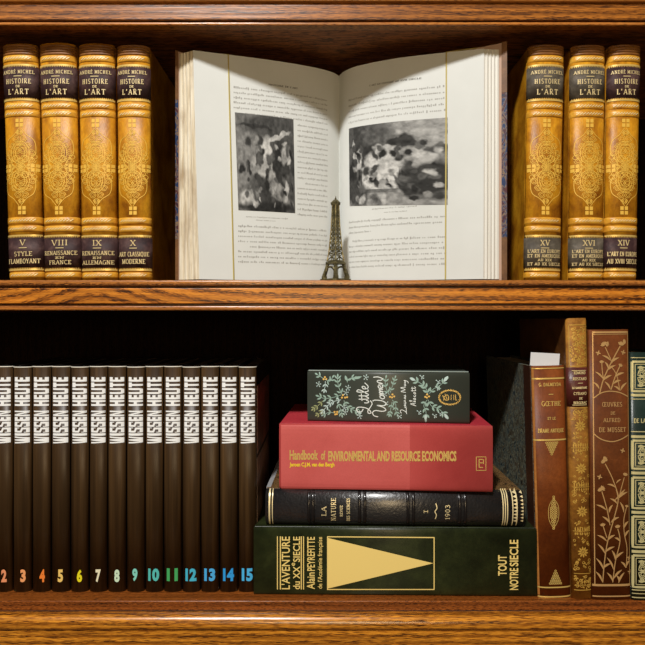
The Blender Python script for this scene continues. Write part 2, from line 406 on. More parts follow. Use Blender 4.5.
_sans = {}
def sans_mesh(s, bold):
    key = (s, bold)
    if key not in _sans:
        cu = bpy.data.curves.new('lettering', 'FONT'); cu.body = s; cu.size = 1.0; cu.offset = bold; cu.resolution_u = 3
        o = bpy.data.objects.new('lettering', cu)
        me = bpy.data.meshes.new_from_object(o)
        vs_ = [(v.co.x, v.co.y) for v in me.vertices]; fs = [list(p.vertices) for p in me.polygons]
        bpy.data.objects.remove(o); bpy.data.meshes.remove(me); bpy.data.curves.remove(cu)
        xs = [p[0] for p in vs_]; ys = [p[1] for p in vs_]
        _sans[key] = ([((x - min(xs)) / (max(xs) - min(xs)), (y - min(ys)) / (max(ys) - min(ys))) for x, y in vs_], fs)
    return _sans[key]

BLOCK = {   # heavy condensed capitals as boxes and slanted quads on a unit square
    'W': (1.50, [[(0, 1), (.20, 1), (.28, .20), (.42, 0), (.13, 0)], [(.28, .20), (.43, 1), (.57, 1), (.72, .20), (.58, 0), (.42, 0)], [(.80, 1), (1, 1), (.87, 0), (.58, 0), (.72, .20)]]),
    'I': (.50, [[(0, 0), (1, 0), (1, 1), (0, 1)]]),
    'S': (1.05, [[(0, .80), (1, .80), (1, 1), (0, 1)], [(0, .52), (.36, .46), (.36, .80), (0, .80)], [(0, .64), (0, .50), (1, .36), (1, .50)], [(.64, .20), (1, .20), (1, .48), (.64, .54)], [(0, 0), (1, 0), (1, .20), (0, .20)], [(.86, .66), (1, .66), (1, .80), (.86, .80)], [(0, .20), (.14, .20), (.14, .34), (0, .34)]]),
    'E': (.86, [[(0, 0), (.44, 0), (.44, 1), (0, 1)], [(.44, .77), (1, .77), (1, 1), (.44, 1)], [(.44, .39), (.92, .39), (.92, .61), (.44, .61)], [(.44, 0), (1, 0), (1, .23), (.44, .23)]]),
    'N': (1.15, [[(0, 0), (.26, 0), (.26, 1), (0, 1)], [(.74, 0), (1, 0), (1, 1), (.74, 1)], [(.10, 1), (.34, 1), (.90, 0), (.66, 0)]]),
    'H': (1.10, [[(0, 0), (.33, 0), (.33, 1), (0, 1)], [(.67, 0), (1, 0), (1, 1), (.67, 1)], [(.33, .39), (.67, .39), (.67, .61), (.33, .61)]]),
    'U': (1.10, [[(0, .2), (.32, .2), (.32, 1), (0, 1)], [(.68, .2), (1, .2), (1, 1), (.68, 1)], [(.12, 0), (.88, 0), (1, .2), (0, .2)]]),
    'T': (.92, [[(0, .75), (1, .75), (1, 1), (0, 1)], [(.31, 0), (.69, 0), (.69, .75), (.31, .75)]]),
}

def smooth_curve(pts, n=6):
    out = []
    P_ = [pts[0]] + list(pts) + [pts[-1]]
    for k in range(1, len(P_) - 2):
        a, b, c, d = P_[k - 1:k + 3]
        for j in range(n):
            t = j / n
            out.append(tuple(0.5 * (2 * b[i] + (c[i] - a[i]) * t + (2 * a[i] - 5 * b[i] + 4 * c[i] - d[i]) * t * t + (3 * b[i] - a[i] - 3 * c[i] + d[i]) * t ** 3) for i in range(2)))
    out.append(tuple(pts[-1]))
    return out

# ---------------------------------------------------------------- books
def at(px, py, Y):
    """point in the room seen at a pixel, at depth Y behind the shelf edges"""
    D = CAM_D + Y
    return Vector(((px - CX) * D / FPX, Y, (HY - py) * D / FPX))

class Book:
    """a closed book with its spine towards the room; local x to the right, z up, spine apex at y=0"""
    def __init__(s, name, label, cat, quad, W, H, depth, loc, rot=(0, 0, 0), axis='z', bulge=.008, power=2.0, group=None):
        s.root = thing(name, label, cat, loc, rot, group)
        s.q, s.W, s.H, s.depth, s.axis, s.bulge, s.p = quad, W, H, depth, axis, bulge, power
    def f(s, u):
        u = max(-.999, min(.999, u)); return s.bulge * (1 - (1 - abs(u) ** s.p) ** (1 / s.p))
    def df(s, u):
        h = 1e-3; return (s.f(min(.999, u + h)) - s.f(max(-.999, u - h))) / (2 * h)
    def map(s, a, b, off=0.0):
        if s.axis == 'z':
            u = a / (s.W / 2); n = Vector((s.df(u) / (s.W / 2), -1)).normalized()
            return (a + off * n.x * 1.0, s.f(u) + off * n.y, b)
        u = (b - s.H / 2) / (s.H / 2); n = Vector((s.df(u) / (s.H / 2), -1)).normalized()
        return (a, s.f(u) + off * n.y, b + off * n.x)
    def A(s, px, py):
        (xlt, ylt), (xrt, yrt), (xlb, ylb), (xrb, yrb) = s.q
        v = .5
        for _ in range(6):
            l = xlb + (xlt - xlb) * v; r = xrb + (xrt - xrb) * v; u = (px - l) / (r - l)
            y0 = ylb + (yrb - ylb) * u; y1 = ylt + (yrt - ylt) * u; v = (y0 - py) / (y0 - y1)
        return ((u - .5) * s.W, v * s.H)
    def us(s, n=18):
        return [math.sin(-math.pi / 2 + math.pi * k / n) * .998 for k in range(n + 1)]
    def arc(s, off=0.0, n=18, fade=False):
        """(across, y) loop points of the spine curve"""
        half = (s.W if s.axis == 'z' else s.H) / 2
        pts = []
        for u in s.us(n):
            d = s.df(u) / half; l = math.hypot(d, 1)
            o = off * (1 - abs(u) ** 5) if fade else off
            pts.append((u * half + o * d / l, s.f(u) - o / l))
        return pts
    def strip(s, name, mat, c0, c1, off, prof=None, parent=None, n=18):
        """a band round the spine between c0 and c1 along the spine; prof gives its section"""
        prof = prof or [(0, 0), (0, 1), (1, 1), (1, 0)]
        mb = MB(); rows = []
        for t, h in prof:
            c = c0 + (c1 - c0) * t; row = []
            for q, y in s.arc(off * h - (.0004 if h == 0 else 0), n, h > 0 and prof is BUMP):
                row.append(mb.add((q, y, c) if s.axis == 'z' else (c, y, q + s.H / 2)))
            rows.append(row)
        for a, b in zip(rows, rows[1:]):
            for k in range(len(a) - 1): mb.face([a[k], a[k + 1], b[k + 1], b[k]], 0, True)
        return mb.build(name, mat, parent or s.root)
    def body(s, spine_m, board_m, page_m, board=.003, square=.003, back=None, side_m=None, inset=0.0):
        """spine, two boards, page block. boards lie on both sides of the page block."""
        r = s.root; W, H, d, b = s.W, s.H, s.depth, s.bulge
        mb = MB()
        o_, i_ = s.arc(0), s.arc(-.0022)
        if s.axis == 'z':
            ring(mb, o_, [(x, y) for x, y in i_], 'z', 0, H)
        else:
            ring(mb, [(y, q + H / 2) for q, y in o_], [(y, q + H / 2) for q, y in i_], 'x', -W / 2, W / 2)
        sp = mb.build('spine', spine_m, r)
        for side in (-1, 1):
            m = MB(); y0, y1 = b + .0002, d
            if s.axis == 'z':
                x0, x1 = sorted((side * (W / 2 - inset), side * (W / 2 - board - inset))); m.box(x0, x1, y0, y1, 0, H)
            else:
                z0, z1 = (inset, board + inset) if side < 0 else (H - board - inset, H - inset); m.box(-W / 2, W / 2, y0, y1, z0, z1)
            m.build('cover_board', board_m, r, bevel=min(.0012, board * .35))
        m = MB(); y0 = b * .75 + .003
        if s.axis == 'z': m.box(-W / 2 + board + inset + .0002, W / 2 - board - inset - .0002, y0, d - square, square, H - square)
        else: m.box(-W / 2 + square, W / 2 - square, y0, d - square, board + inset + .0002, H - board - inset - .0002)
        m.build('page_block', page_m, r)
        return sp

class Ink:
    """flat printing and gold tooling laid on a book's spine, drawn in spine coordinates"""
    def __init__(s, bk, off=.00025, px=True): s.bk, s.off, s.px = bk, off, px; s.v = []; s.f = []; s.mi = []; s.cur = 0
    def P(s, p): return s.bk.A(*p) if s.px else p
    def raw(s, pts):
        b = len(s.v); s.v += list(pts); s.f.append(list(range(b, b + len(pts)))); s.mi.append(s.cur)
    def poly(s, pts): s.raw([s.P(p) for p in pts])
    def rect(s, x0, y0, x1, y1, n=10):
        for k in range(n):
            if s.bk.axis == 'z':
                a, b = x0 + (x1 - x0) * k / n, x0 + (x1 - x0) * (k + 1) / n; s.poly([(a, y0), (b, y0), (b, y1), (a, y1)])
            else:
                a, b = y0 + (y1 - y0) * k / n, y0 + (y1 - y0) * (k + 1) / n; s.poly([(x0, a), (x1, a), (x1, b), (x0, b)])
    def line(s, pts, w, taper=False, step=3.0):
        fine = [pts[0]]
        for p, q in zip(pts, pts[1:]):
            n = max(1, int(math.hypot(q[0] - p[0], q[1] - p[1]) / step))
            for k in range(1, n + 1): fine.append((p[0] + (q[0] - p[0]) * k / n, p[1] + (q[1] - p[1]) * k / n))
        L, R = [], []
        for k, p in enumerate(fine):
            a, b = fine[max(0, k - 1)], fine[min(len(fine) - 1, k + 1)]
            dx, dy = b[0] - a[0], b[1] - a[1]; l = math.hypot(dx, dy) or 1
            ww = w / 2 * (max(.12, 1 - k / (len(fine) - 1)) if taper else 1)
            L.append((p[0] - dy / l * ww, p[1] + dx / l * ww)); R.append((p[0] + dy / l * ww, p[1] - dx / l * ww))
        for k in range(len(fine) - 1): s.poly([L[k], L[k + 1], R[k + 1], R[k]])
    def disc(s, x, y, r, n=8, ry=None):
        s.poly([(x + r * math.cos(2 * math.pi * k / n), y + (ry or r) * math.sin(2 * math.pi * k / n)) for k in range(n)])
    def circle(s, x, y, r, w, ry=None, a0=0, a1=360):
        n = max(8, int(abs(a1 - a0) / 24)); ry = ry or r
        s.line([(x + r * math.cos(math.radians(a0 + (a1 - a0) * k / n)), y + ry * math.sin(math.radians(a0 + (a1 - a0) * k / n))) for k in range(n + 1)], w, step=99)
    def leaf(s, x0, y0, x1, y1, w, bend=0.0):
        n = 6; L, R = [], []; dx, dy = x1 - x0, y1 - y0
        for k in range(n + 1):
            t = k / n; ww = w / 2 * math.sin(math.pi * (t * .92 + .04)) ; bb = bend * math.sin(math.pi * t)
            l = math.hypot(dx, dy) or 1; cx_, cy_ = x0 + dx * t - dy / l * bb, y0 + dy * t + dx / l * bb
            L.append((cx_ - dy / l * ww, cy_ + dx / l * ww)); R.append((cx_ + dy / l * ww, cy_ - dx / l * ww))
        for k in range(n): s.poly([L[k], L[k + 1], R[k + 1], R[k]])
    def _place(s, x0, y0, x1, y1, up):
        # unit text square -> pixel box; up: the line of writing runs from bottom to top
        if up: return lambda p, q: (x1 - (x1 - x0) * q if False else x1 + (x0 - x1) * q, y1 + (y0 - y1) * p)
        return lambda p, q: (x0 + (x1 - x0) * p, y1 + (y0 - y1) * q)
    def serif(s, txt, x0, y0, x1, y1, up=False, wt=1.0, gap=.10):
        pl = s._place(x0, y0, x1, y1, up); strokes, adv = serif_polys(txt, gap)
        h = (x1 - x0) if up else (y1 - y0)
        for pts, w in strokes: s.line([pl(p / adv, q) for p, q in pts], max(.42, w * h * wt * .86), step=2.5)
    def sans(s, txt, x0, y0, x1, y1, up=False, bold=0.0):
        pl = s._place(x0, y0, x1, y1, up); vs_, fs = sans_mesh(txt, bold)
        b = len(s.v); s.v += [s.P(pl(p, q)) for p, q in vs_]
        for f in fs: s.f.append([b + k for k in f]); s.mi.append(s.cur)
    def block(s, txt, x0, y0, x1, y1, up=True, gap=.17):
        pl = s._place(x0, y0, x1, y1, up); tot = sum(BLOCK[c][0] for c in txt) + gap * (len(txt) - 1); x = 0
        for c in txt:
            w, polys = BLOCK[c]
            for p in polys: s.poly([pl((x + w * a) / tot, b) for a, b in p])
            x += w + gap
    def build(s, name, mats, parent=None):
        me = bpy.data.meshes.new(name)
        me.from_pydata([(a, b, 0) for a, b in s.v], [], s.f)
        for p, k in zip(me.polygons, s.mi): p.material_index = k
        bm = bmesh.new(); bm.from_mesh(me)
        z = s.bk.axis == 'z'; half = (s.bk.W if z else s.bk.H) / 2; c0 = 0 if z else half
        for u in s.bk.us(16)[1:-1]:      # cut along the spine so that the printing follows its curve
            q = c0 + u * half
            bmesh.ops.bisect_plane(bm, geom=bm.verts[:] + bm.edges[:] + bm.faces[:], plane_co=(q, 0, 0) if z else (0, q, 0), plane_no=(1, 0, 0) if z else (0, 1, 0), dist=1e-7)
        for v in bm.verts: v.co = s.bk.map(v.co.x, v.co.y, s.off)
        bm.to_mesh(me); bm.free()
        for m in (mats if isinstance(mats, (list, tuple)) else [mats]): me.materials.append(m)
        o = bpy.data.objects.new(name, me); COL.objects.link(o); o.parent = parent or s.bk.root
        return o

def upright(name, label, cat, xl_t, xr_t, yt, xl_b, xr_b, yb, Y, z0, depth, bulge, power=2.0, group=None, H=None):
    D = CAM_D + Y
    W = ((xr_t - xl_t) + (xr_b - xl_b)) / 2 * (D + bulge) / FPX
    xb, xt = (xl_b + xr_b) / 2, (xl_t + xr_t) / 2
    h = H or math.hypot(yb - yt, xt - xb) * D / FPX
    lean = math.atan2(xt - xb, yb - yt)
    loc = ((xb - CX) * (D + bulge * .5) / FPX, Y, z0 + abs(math.sin(lean)) * W / 2 + .0003)
    return Book(name, label, cat, [(xl_t, yt), (xr_t, yt), (xl_b, yb), (xr_b, yb)], W, h, depth, loc, (0, lean, 0), 'z', bulge, power, group)

BUMP = [(0, 0), (.08, .55), (.25, .92), (.5, 1), (.75, .92), (.92, .55), (1, 0)]

# ---------------------------------------------------------------- the bookcase
Z_TOP = (HY - 25) / FPX * CAM_D       # underside of the top shelf
Z_MID = (HY - 280) / FPX * CAM_D      # top of the middle shelf
Z_MIDB = (HY - 310) / FPX * CAM_D     # underside of the middle shelf
Z_BOT = (HY - 601) / FPX * CAM_D      # top of the bottom shelf
XW, BACK = 0.62, 0.33
case = thing('bookcase', 'oak bookcase with three moulded shelf fronts and a dark back', 'bookcase', (0, 0, Z_BOT - .12))
zc = case.location.z
def cpart(mb, name, mat, parent=case, bevel=0.0, seg=3):
    for k, (x, y, z) in enumerate(mb.v): mb.v[k] = (x, y, z - zc)
    return mb.build(name, mat, parent, bevel=bevel, seg=seg)
def pz(py, Y=0.0): return (HY - py) * (CAM_D + Y) / FPX
def front_rail(name, y0, y1, Y, thick, mat, parent, bevel):
    m = MB(); m.box(-XW, XW, Y, Y + thick, pz(y1, Y), pz(y0, Y)); return cpart(m, name, mat, parent, bevel)
# top shelf
m = MB(); m.box(-XW, XW, .012, BACK, Z_TOP, pz(-8)); sh = cpart(m, 'shelf', M['oak_under_lit'])
front_rail('fascia', 3, 20.3, -.002, .0139, M['oak_top'], sh, .0015)
front_rail('bead', 21.8, 25.2, -.001, .0129, M['oak_lip'], sh, .0015)
front_rail('cornice', -30, 1.5, -.006, .0179, M['oak_lip'], sh, .003)
# middle shelf
m = MB(); m.box(-XW, XW, .0105, BACK, Z_MIDB, Z_MID); sh = cpart(m, 'shelf', M['oak_board'])
front_rail('lip', 280, 286.2, -.003, .0134, M['oak_lip'], sh, .002)
M['oak_arch'] = oak_cathedral('oak_cathedral', (0.030, 0.007, 0.002), (0.50, 0.150, 0.012), (0.74, 0.27, 0.025), -.262, .040, .075, 26.0, 4.0)
front_rail('fascia', 288, 303.6, -.001, .0114, M['oak_arch'], sh, .0012)
front_rail('bead', 305.6, 310.4, -.003, .0134, M['oak_lip'], sh, .002)
# bottom shelf and base rail
m = MB(); m.box(-XW, XW, 0, BACK, pz(611), Z_BOT); sh = cpart(m, 'shelf', M['oak_red'], bevel=.001)
prof = []
zt, yy = pz(611), -.030
prof = [(0, zt - .0002), (-.004, zt - .0002), (-.008, zt - .0012), (-.0105, zt - .0032), (-.0125, zt - .0066), (-.0132, zt - .0105), (-.0126, zt - .0142), (-.0110, zt - .0162), (-.0100, zt - .0166), (-.0100, zt - .085), (0, zt - .085)]
m = MB(); m.prism(prof[::-1], 'x', -XW, XW)
o = cpart(m, 'base_moulding', M['oak_rail'], case, bevel=.0)
for p in o.data.polygons: p.use_smooth = True
o.data.set_sharp_from_angle(angle=math.radians(38))
# back and sides
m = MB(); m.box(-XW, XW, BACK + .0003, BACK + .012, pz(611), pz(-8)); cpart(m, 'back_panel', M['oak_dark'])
for sgn in (-1, 1):
    m = MB(); x0, x1 = sorted((sgn * (XW + .0003), sgn * (XW + .02))); m.box(x0, x1, -.004, BACK, pz(611) - .05, pz(-8)); cpart(m, 'side_panel', M['oak_board'])

# ---------------------------------------------------------------- amber leather art history volumes on the middle shelf
ART = [  # roman numeral, label lines, xl_t xr_t xl_b xr_b, top y, yaw, faded
    ('V', ['STYLE', 'FLAMBOYANT'], 1.2, 37.0, 9.2, 43.2, 44.5, False, 'amber leather volume with numeral V on its lower label, leftmost of its row'),
    ('VIII', ['RENAISSANCE', 'EN', 'FRANCE'], 38.2, 75.6, 45.0, 80.0, 43.5, False, 'amber leather volume with numeral VIII over RENAISSANCE EN FRANCE on its lower label'),
    ('IX', ['RENAISSANCE', 'EN', 'ALLEMAGNE'], 77.4, 114.2, 82.0, 116.8, 44.0, False, 'amber leather volume with numeral IX over RENAISSANCE EN ALLEMAGNE on its lower label'),
    ('X', ['ART CLASSIQUE', 'MODERNE'], 115.8, 149.6, 119.0, 151.0, 45.5, False, 'amber leather volume with numeral X on its lower label, nearest the open book'),
    ('XV', ["L'ART EN EUROPE", 'ET EN AMERIQUE', 'AU XIX', 'ET AU XX SIECLE'], 528.0, 565.2, 525.2, 560.2, 46.0, True, 'amber leather volume with numeral XV and scuffed lower label, right beside the open book'),
    ('XVI', ["L'ART EN EUROPE", 'ET EN AMERIQUE', 'AU XIX', 'ET AU XX SIECLE'], 570.6, 606.2, 570.0, 603.2, 46.5, True, 'amber leather volume with numeral XVI and greyed labels, between the XV and XIV volumes'),
    ('XIV', ["L'ART EN EUROPE", 'AU XVIII SIECLE'], 608.2, 642.0, 605.0, 636.2, 46.0, False, 'amber leather volume with numeral XIV and dark labels, at the far right of the row'),
]
def art_volume(num, lines, xl_t, xr_t, xl_b, xr_b, yt, faded, label):
    Y = .022; yb = HY - Z_MID * FPX / (CAM_D + Y)
    bk = upright('art_history_book', label, 'book', xl_t, xr_t, yt, xl_b, xr_b, yb, Y, Z_MID, .20, .0105, 2.3, 'amber leather art history volumes on the middle shelf')
    bk.body(M['amber'], M['amber'], M['edge_page'], .003, .003)
    lab = M['slate_label'] if faded else M['aubergine']
    B = lambda py: bk.A((xl_b + xr_b) / 2, py)[1]
    cx = (xl_t + xr_t) / 2; hw = (xr_t - xl_t) / 2
    def X(t, py):  # t in -1..1 across the spine at height py
        v = (yb - py) / (yb - yt); l = xl_b + (xl_t - xl_b) * v; r = xr_b + (xr_t - xr_b) * v
        return l + (r - l) * (t + 1) / 2
    # cap at the head with fine ridges, darker than the spine
    for k in range(4): bk.strip('head_ridge', M['amber_cap'], B(45.2 + 2.6 * k + 2.3), B(45.2 + 2.6 * k), .0012, BUMP)
    for y0, y1 in ((55.5, 62.3), (103.3, 109.6), (110.8, 117.6), (217.6, 224.6), (226.0, 232.6), (272.6, 278.6)):
        bd = bk.strip('raised_band', M['amber_band'], B(y1), B(y0), .0015, BUMP)
        ink = Ink(bk, .0017)
        n = 9
        for k in range(n):
            t0 = -.72 + 1.44 * k / n; ym = (y0 + y1) / 2
            ink.line([(X(t0, ym), ym + 1.0), (X(t0 + .16, ym), ym - 1.0)], .7)
        ink.build('rope_tooling', M['pale_gold'], bd)
    def lbl(name, y0, y1):
        return bk.strip(name, lab, B(y1), B(y0), .0005)
    tl, vl = lbl('title_label', 67.0, 98.6), lbl('volume_label', 238.0, 268.4)
    t = Ink(bk, .0011)
    t.serif('ANDRÉ MICHEL', X(-.84, 73), 71.0, X(.84, 73), 74.4, gap=.2)
    t.line([(X(-.22, 77), 77), (X(.22, 77), 77)], .7)
    t.serif('HISTOIRE', X(-.68, 82), 79.6, X(.68, 82), 84.4, wt=1.0, gap=.26)
    t.serif('DE', X(-.12, 87), 86.2, X(.12, 87), 88.2)
    t.serif("L'ART", X(-.56, 93), 89.8, X(.56, 93), 95.2, wt=1.05, gap=.26)
    t.build('gold_lettering', M['label_gold'], tl)
    t = Ink(bk, .0011)
    wn = .09 * len(num) + .07
    t.serif(num, X(-wn, 244), 240.6, X(wn, 244), 246.2)
    t.line([(X(-.22, 248), 248.6), (X(.22, 248), 248.6)], .7)
    n = len(lines); ys = {2: [(252.4, 256.8), (259.6, 264.2)], 3: [(251.6, 255.6), (257.4, 259.4), (261, 265)], 4: [(250.2, 253.4), (254.8, 258), (259.4, 261.8), (263.2, 266)]}[n]
    for ln, (a, b) in zip(lines, ys):
        h = min(.86, .088 * len(ln) + .06 if n < 4 else .062 * len(ln)); t.serif(ln, X(-h, a), a, X(h, a), b)
    t.build('gold_lettering', M['label_gold'], vl)
    # gold lines and sawtooth rolls bordering the labels
    for y0, up in ((65.6, 1), (100.6, -1), (236.2, 1), (270.4, -1)):
        g = Ink(bk, .0006)
        g.line([(X(-.97, y0), y0), (X(.97, y0), y0)], 1.5)
        for k in range(20):
            a = -.95 + 1.9 * k / 20; g.poly([(X(a, y0), y0 + up * .5), (X(a + .07, y0), y0 + up * .5), (X(a + .035, y0), y0 + up * 2.3)])
        g.build('sawtooth_roll', M['gold'])
    # stamped panel: crosses made of four squares, chains of scrolls
    g = Ink(bk, .0003)
    def cross(t0, y0, s):
        for dx in (-1, 1):
            for dy in (-1, 1):
                x = X(t0, y0) + dx * s * .55; y = y0 + dy * s * .6
                g.poly([(x - s * .42, y - s * .48), (x + s * .42, y - s * .48), (x + s * .42, y + s * .48), (x - s * .42, y + s * .48)])
    for y0 in (123.5, 211.0): cross(0, y0, 3.8)
    for t0 in (-.76, .76): cross(t0, 168.5, 3.5)
    def spiral(t0, y0, r, turns, d, flip=1):
        pts = []
        for k in range(int(turns * 10) + 1):
            a = k / 10 * 2 * math.pi; rr = r * (1 - k / (turns * 10) * .78); pts.append((X(t0, y0) + d * rr * math.cos(a), y0 + flip * rr * math.sin(a)))
        g.line(pts, .5, step=99)
    y = 130.0
    for mirror in (1, -1):
        for j, (dy, t0, r) in enumerate([(3, 0, 3.2), (9, .20, 3.6), (16, .42, 3.4), (23, .62, 3.6), (31, .60, 3.8), (14, .05, 3.0), (21, .16, 4.0), (29, .22, 4.4), (36, .10, 3.6), (37, .48, 3.0)]):
            yy_ = 167.5 + mirror * (37.5 - dy) * -1
            for sx in (-1, 1): spiral(sx * t0, yy_, r, 2.0, sx, mirror)
        for r in (4.5, 6.8, 9.0):
            g.circle(X(0, 150), 167.5 - mirror * 14, r, .55, ry=r * 1.3)
        for sx in (-1, 1):
            g.line(smooth_curve([(X(sx * tt, 150), 167.5 - mirror * q) for tt, q in ((.05, 39), (.35, 32), (.74, 26), (.80, 14), (.55, 7), (.42, 2))]), .6)
            g.circle(X(sx * .30, 150), 167.5 - mirror * 8, 3.0, .55); g.circle(X(sx * .74, 150), 167.5 - mirror * 10, 2.2, .55)
    for q in (-6, -2, 2, 6): g.circle(X(0, 168), 167.5 + q, 2.4, .5)
    g.build('scroll_tooling', M['tooling'])
    return bk
for num, lines, a, b, c, d, yt, faded, label in ART: art_volume(num, lines, a, b, c, d, yt, faded, label)

# ---------------------------------------------------------------- dark brown encyclopedia row on the bottom shelf
WX = [(-6.0, 12.3), (12.9, 31.4), (32.0, 50.5), (51.1, 69.8), (70.5, 88.4), (89.2, 107.0), (107.7, 125.8), (126.6, 144.4), (145.1, 163.0), (163.7, 181.4), (182.1, 200.2), (200.8, 219.0), (219.7, 237.6), (238.4, 256.2)]
WN = [('2', (.80, .30, .14), 'salmon'), ('3', (.85, .36, .14), 'peach'), ('4', (.85, .22, .03), 'deep orange'), ('5', (.85, .58, .16), 'amber'), ('6', (.80, .72, .01), 'bright yellow'),
      ('7', (.82, .78, .56), 'cream'), ('8', (.60, .80, .60), 'pale mint'), ('9', (.22, .66, .56), 'aqua'), ('10', (.08, .52, .50), 'teal'), ('11', (.05, .40, .12), 'green'),
      ('12', (.05, .46, .66), 'turquoise'), ('13', (.06, .42, .85), 'sky blue'), ('14', (.02, .33, .80), 'mid blue'), ('15', (.06, .46, .85), 'light blue')]
YW = .0225
dig = {}
for k, ((x0, x1), (num, colr, cname)) in enumerate(zip(WX, WN)):
    yt, yb = 366.6 + (.5 if k % 3 == 1 else 0), HY - Z_BOT * FPX / (CAM_D + YW)
    lab = f'dark brown volume with {cname} number {num} low on its spine'
    if k == 0: lab += ', leftmost in the row'
    if k == 13: lab += ', last before the stack'
    bk = upright('reference_book', lab, 'book', x0, x1, yt, x0 + .2, x1 - .3, yb, YW, Z_BOT, .19, .0060, 2.2, 'dark brown reference volumes in a row')
    bk.body(M['jacket_brown'], M['jacket_black'], M['brown_page'], .0022, .0022)
    B = lambda py: bk.A(x0, py)[1]
    bk.strip('head_highlight', M['rim_highlight'], B(yt + .9), B(yt - .1), .0004)  # pale strip painting the highlight on the top edge of the spine
    t = Ink(bk, .0003); w = x1 - x0
    dx = (-.2 if k < 7 else .4)
    t.block('WISSEN', x0 + w * .15, 411.0, x0 + w * .92, 443.8)
    t.block('HEUTE', x0 + w * .15, 377.4, x0 + w * .92, 406.2)
    t.build('white_lettering', M['white_ink'])
    t = Ink(bk, .0003); cxn = (x0 + x1) / 2 + (2.0 if k < 3 else 1.0 if k < 7 else .2)
    hw = 2.5 if len(num) == 1 else 5.3
    y0n = 569.6 if k < 7 else 568.6
    t.sans(num, cxn - hw, y0n, cxn + hw, y0n + 12.8, bold=.05)
    mt = plain('numeral_' + cname.replace(' ', '_'), colr, .5)
    t.build('numeral', mt)
    if k == 13:  # picture panels on the outer cover of the last volume
        for z0, z1, cm in ((.163, .245, (.24, .085, .055)), (.075, .158, (.20, .11, .07))):
            m = MB(); m.box(bk.W / 2 + .0001, bk.W / 2 + .0007, .012, .17, z0, z1)
            m.build('cover_picture', leather('cover_picture', tuple(c * .4 for c in cm), cm, tuple(c * 1.7 for c in cm), blotch=40, rough=.4), bk.root)

# ---------------------------------------------------------------- the stack of four lying books
def lying(name, label, xl, xr, YL, YR, z0, z1, depth, bulge, power):
    pL, pR = at(xl, HY, YL), at(xr, HY, YR)
    c = (pL + pR) / 2; L = (pR - pL).length; rz = math.atan2(pR.y - pL.y, pR.x - pL.x)
    yy = lambda z, Y: HY - z * FPX / (CAM_D + Y)
    q = [(xl, yy(z1, YL)), (xr, yy(z1, YR)), (xl, yy(z0, YL)), (xr, yy(z0, YR))]
    return Book(name, label, 'book', q, L, z1 - z0 - .0004, depth, (c.x, c.y, z0 + .0002), (0, 0, rz), 'x', bulge, power, 'books lying in the stack')
Z1, Z2, Z3, Z4 = -.2462, -.2035, -.1250, -.0640

# thick deep green history album at the bottom
bk = lying('history_album', 'thick deep green book with a gold triangle on its spine, lowest of the stack', 253.6, 537.0, .0150, .0092, Z_BOT, Z1, .26, .005, 6)
bk.body(M['deep_green'], M['deep_green'], M['edge_page'], .0035, .004)
g = Ink(bk, .0003)
for x, w in ((277.6, .9), (280.6, 1.1), (301.6, 1.0), (303.9, .9)):
    g.line([(x, 536.2), (x, 589.6)], w)
g.sans("L'AVENTURE", 281.6, 536.4, 290.2, 589.4, True, .012)
g.sans("du XX", 293.4, 566.2, 300.4, 589.4, True, .012)
g.sans("e", 292.0, 562.6, 295.4, 565.8, True, .01)
g.sans("SIECLE", 293.4, 536.4, 300.4, 561.8, True, .012)
g.sans("Alain", 307.2, 572.4, 315.2, 589.2, True, .012)
g.sans("PEYREFITTE", 307.6, 536.8, 315.2, 570.8, True, .012)
g.sans("de l'Académie française", 318.0, 536.8, 323.6, 588.8, True, .006)
for a, b in (((327.6, 536.6), (435.0, 537.4)), ((327.6, 589.6), (435.0, 589.6)), ((328.0, 536.6), (328.0, 589.6)), ((434.6, 537.4), (434.6, 589.6))):
    g.line([a, b], 1.0)
for k in range(12):   # solid triangle pointing right
    t0, t1 = k / 12, (k + 1) / 12; x0, x1 = 328.4 + 105.4 * t0, 328.4 + 105.4 * t1
    h0, h1 = 25.4 * (1 - t0), 25.4 * (1 - t1); ym = 563.2
    g.poly([(x0, ym - h0), (x0, ym + h0), (x1, ym + h1), (x1, ym - h1)])
g.build('title_printing', M['green_gold']); g = Ink(bk, .0003)
g.sans("TOUT", 498.2, 555.0, 507.0, 575.6, True, .02)
g.sans("NOTRE", 509.8, 568.0, 518.4, 590.0, True, .02)
g.sans("SIECLE", 509.8, 539.6, 518.4, 566.2, True, .02)
g.build('gold_printing', M['green_gold'])

# black half-leather volume
bk = lying('leather_volume', 'black leather volume with raised double bands, lying on the green book', 265.2, 524.4, .0165, .0085, Z1, Z2, .21, .013, 2.2)
bk.body(M['black_leather'], M['marble_brown'], M['edge_page'], .003, .004)
LX = lambda px: bk.A(px, 508)[0]
for px in (309.2, 313.4, 360.2, 365.6, 408.8, 414.4, 460.4, 466.0):
    bk.strip('raised_band', M['black_band'], LX(px - 1.7), LX(px + 1.7), .0016, BUMP)
g = Ink(bk, .0004)
def vline(x, w): g.line([(x, 491.0), (x, 527.0)], w, step=1.5)
for x, w in ((269.4, 1.6), (272.4, .8), (503.4, 1.0), (505.6, 1.0), (507.8, 1.0), (513.0, 1.0), (517.2, 1.0)):
    if x == 503.4: g.build('gold_bands', M['pale_gold']); g = Ink(bk, .0004)
    vline(x, w)
for k in range(9):
    y = 494 + 3.4 * k
    g.poly([(513.4, y), (516.8, y - 1.3), (516.8, y + 1.3)]); g.poly([(520.6, y), (523.4, y - 1.2), (523.4, y + 1.2)])
g.build('gold_bands', M['pale_gold']); g = Ink(bk, .0004)
g.serif('LA', 322.0, 506.4, 326.8, 516.2, True)
g.serif('NATURE', 331.6, 498.4, 336.4, 521.4, True)
g.serif('REVUE', 340.6, 505.4, 343.2, 516.6, True)
g.serif('DES SCIENCES', 347.4, 498.6, 350.4, 521.6, True)
g.build('gold_lettering', M['pale_gold']); g = Ink(bk, .0004)
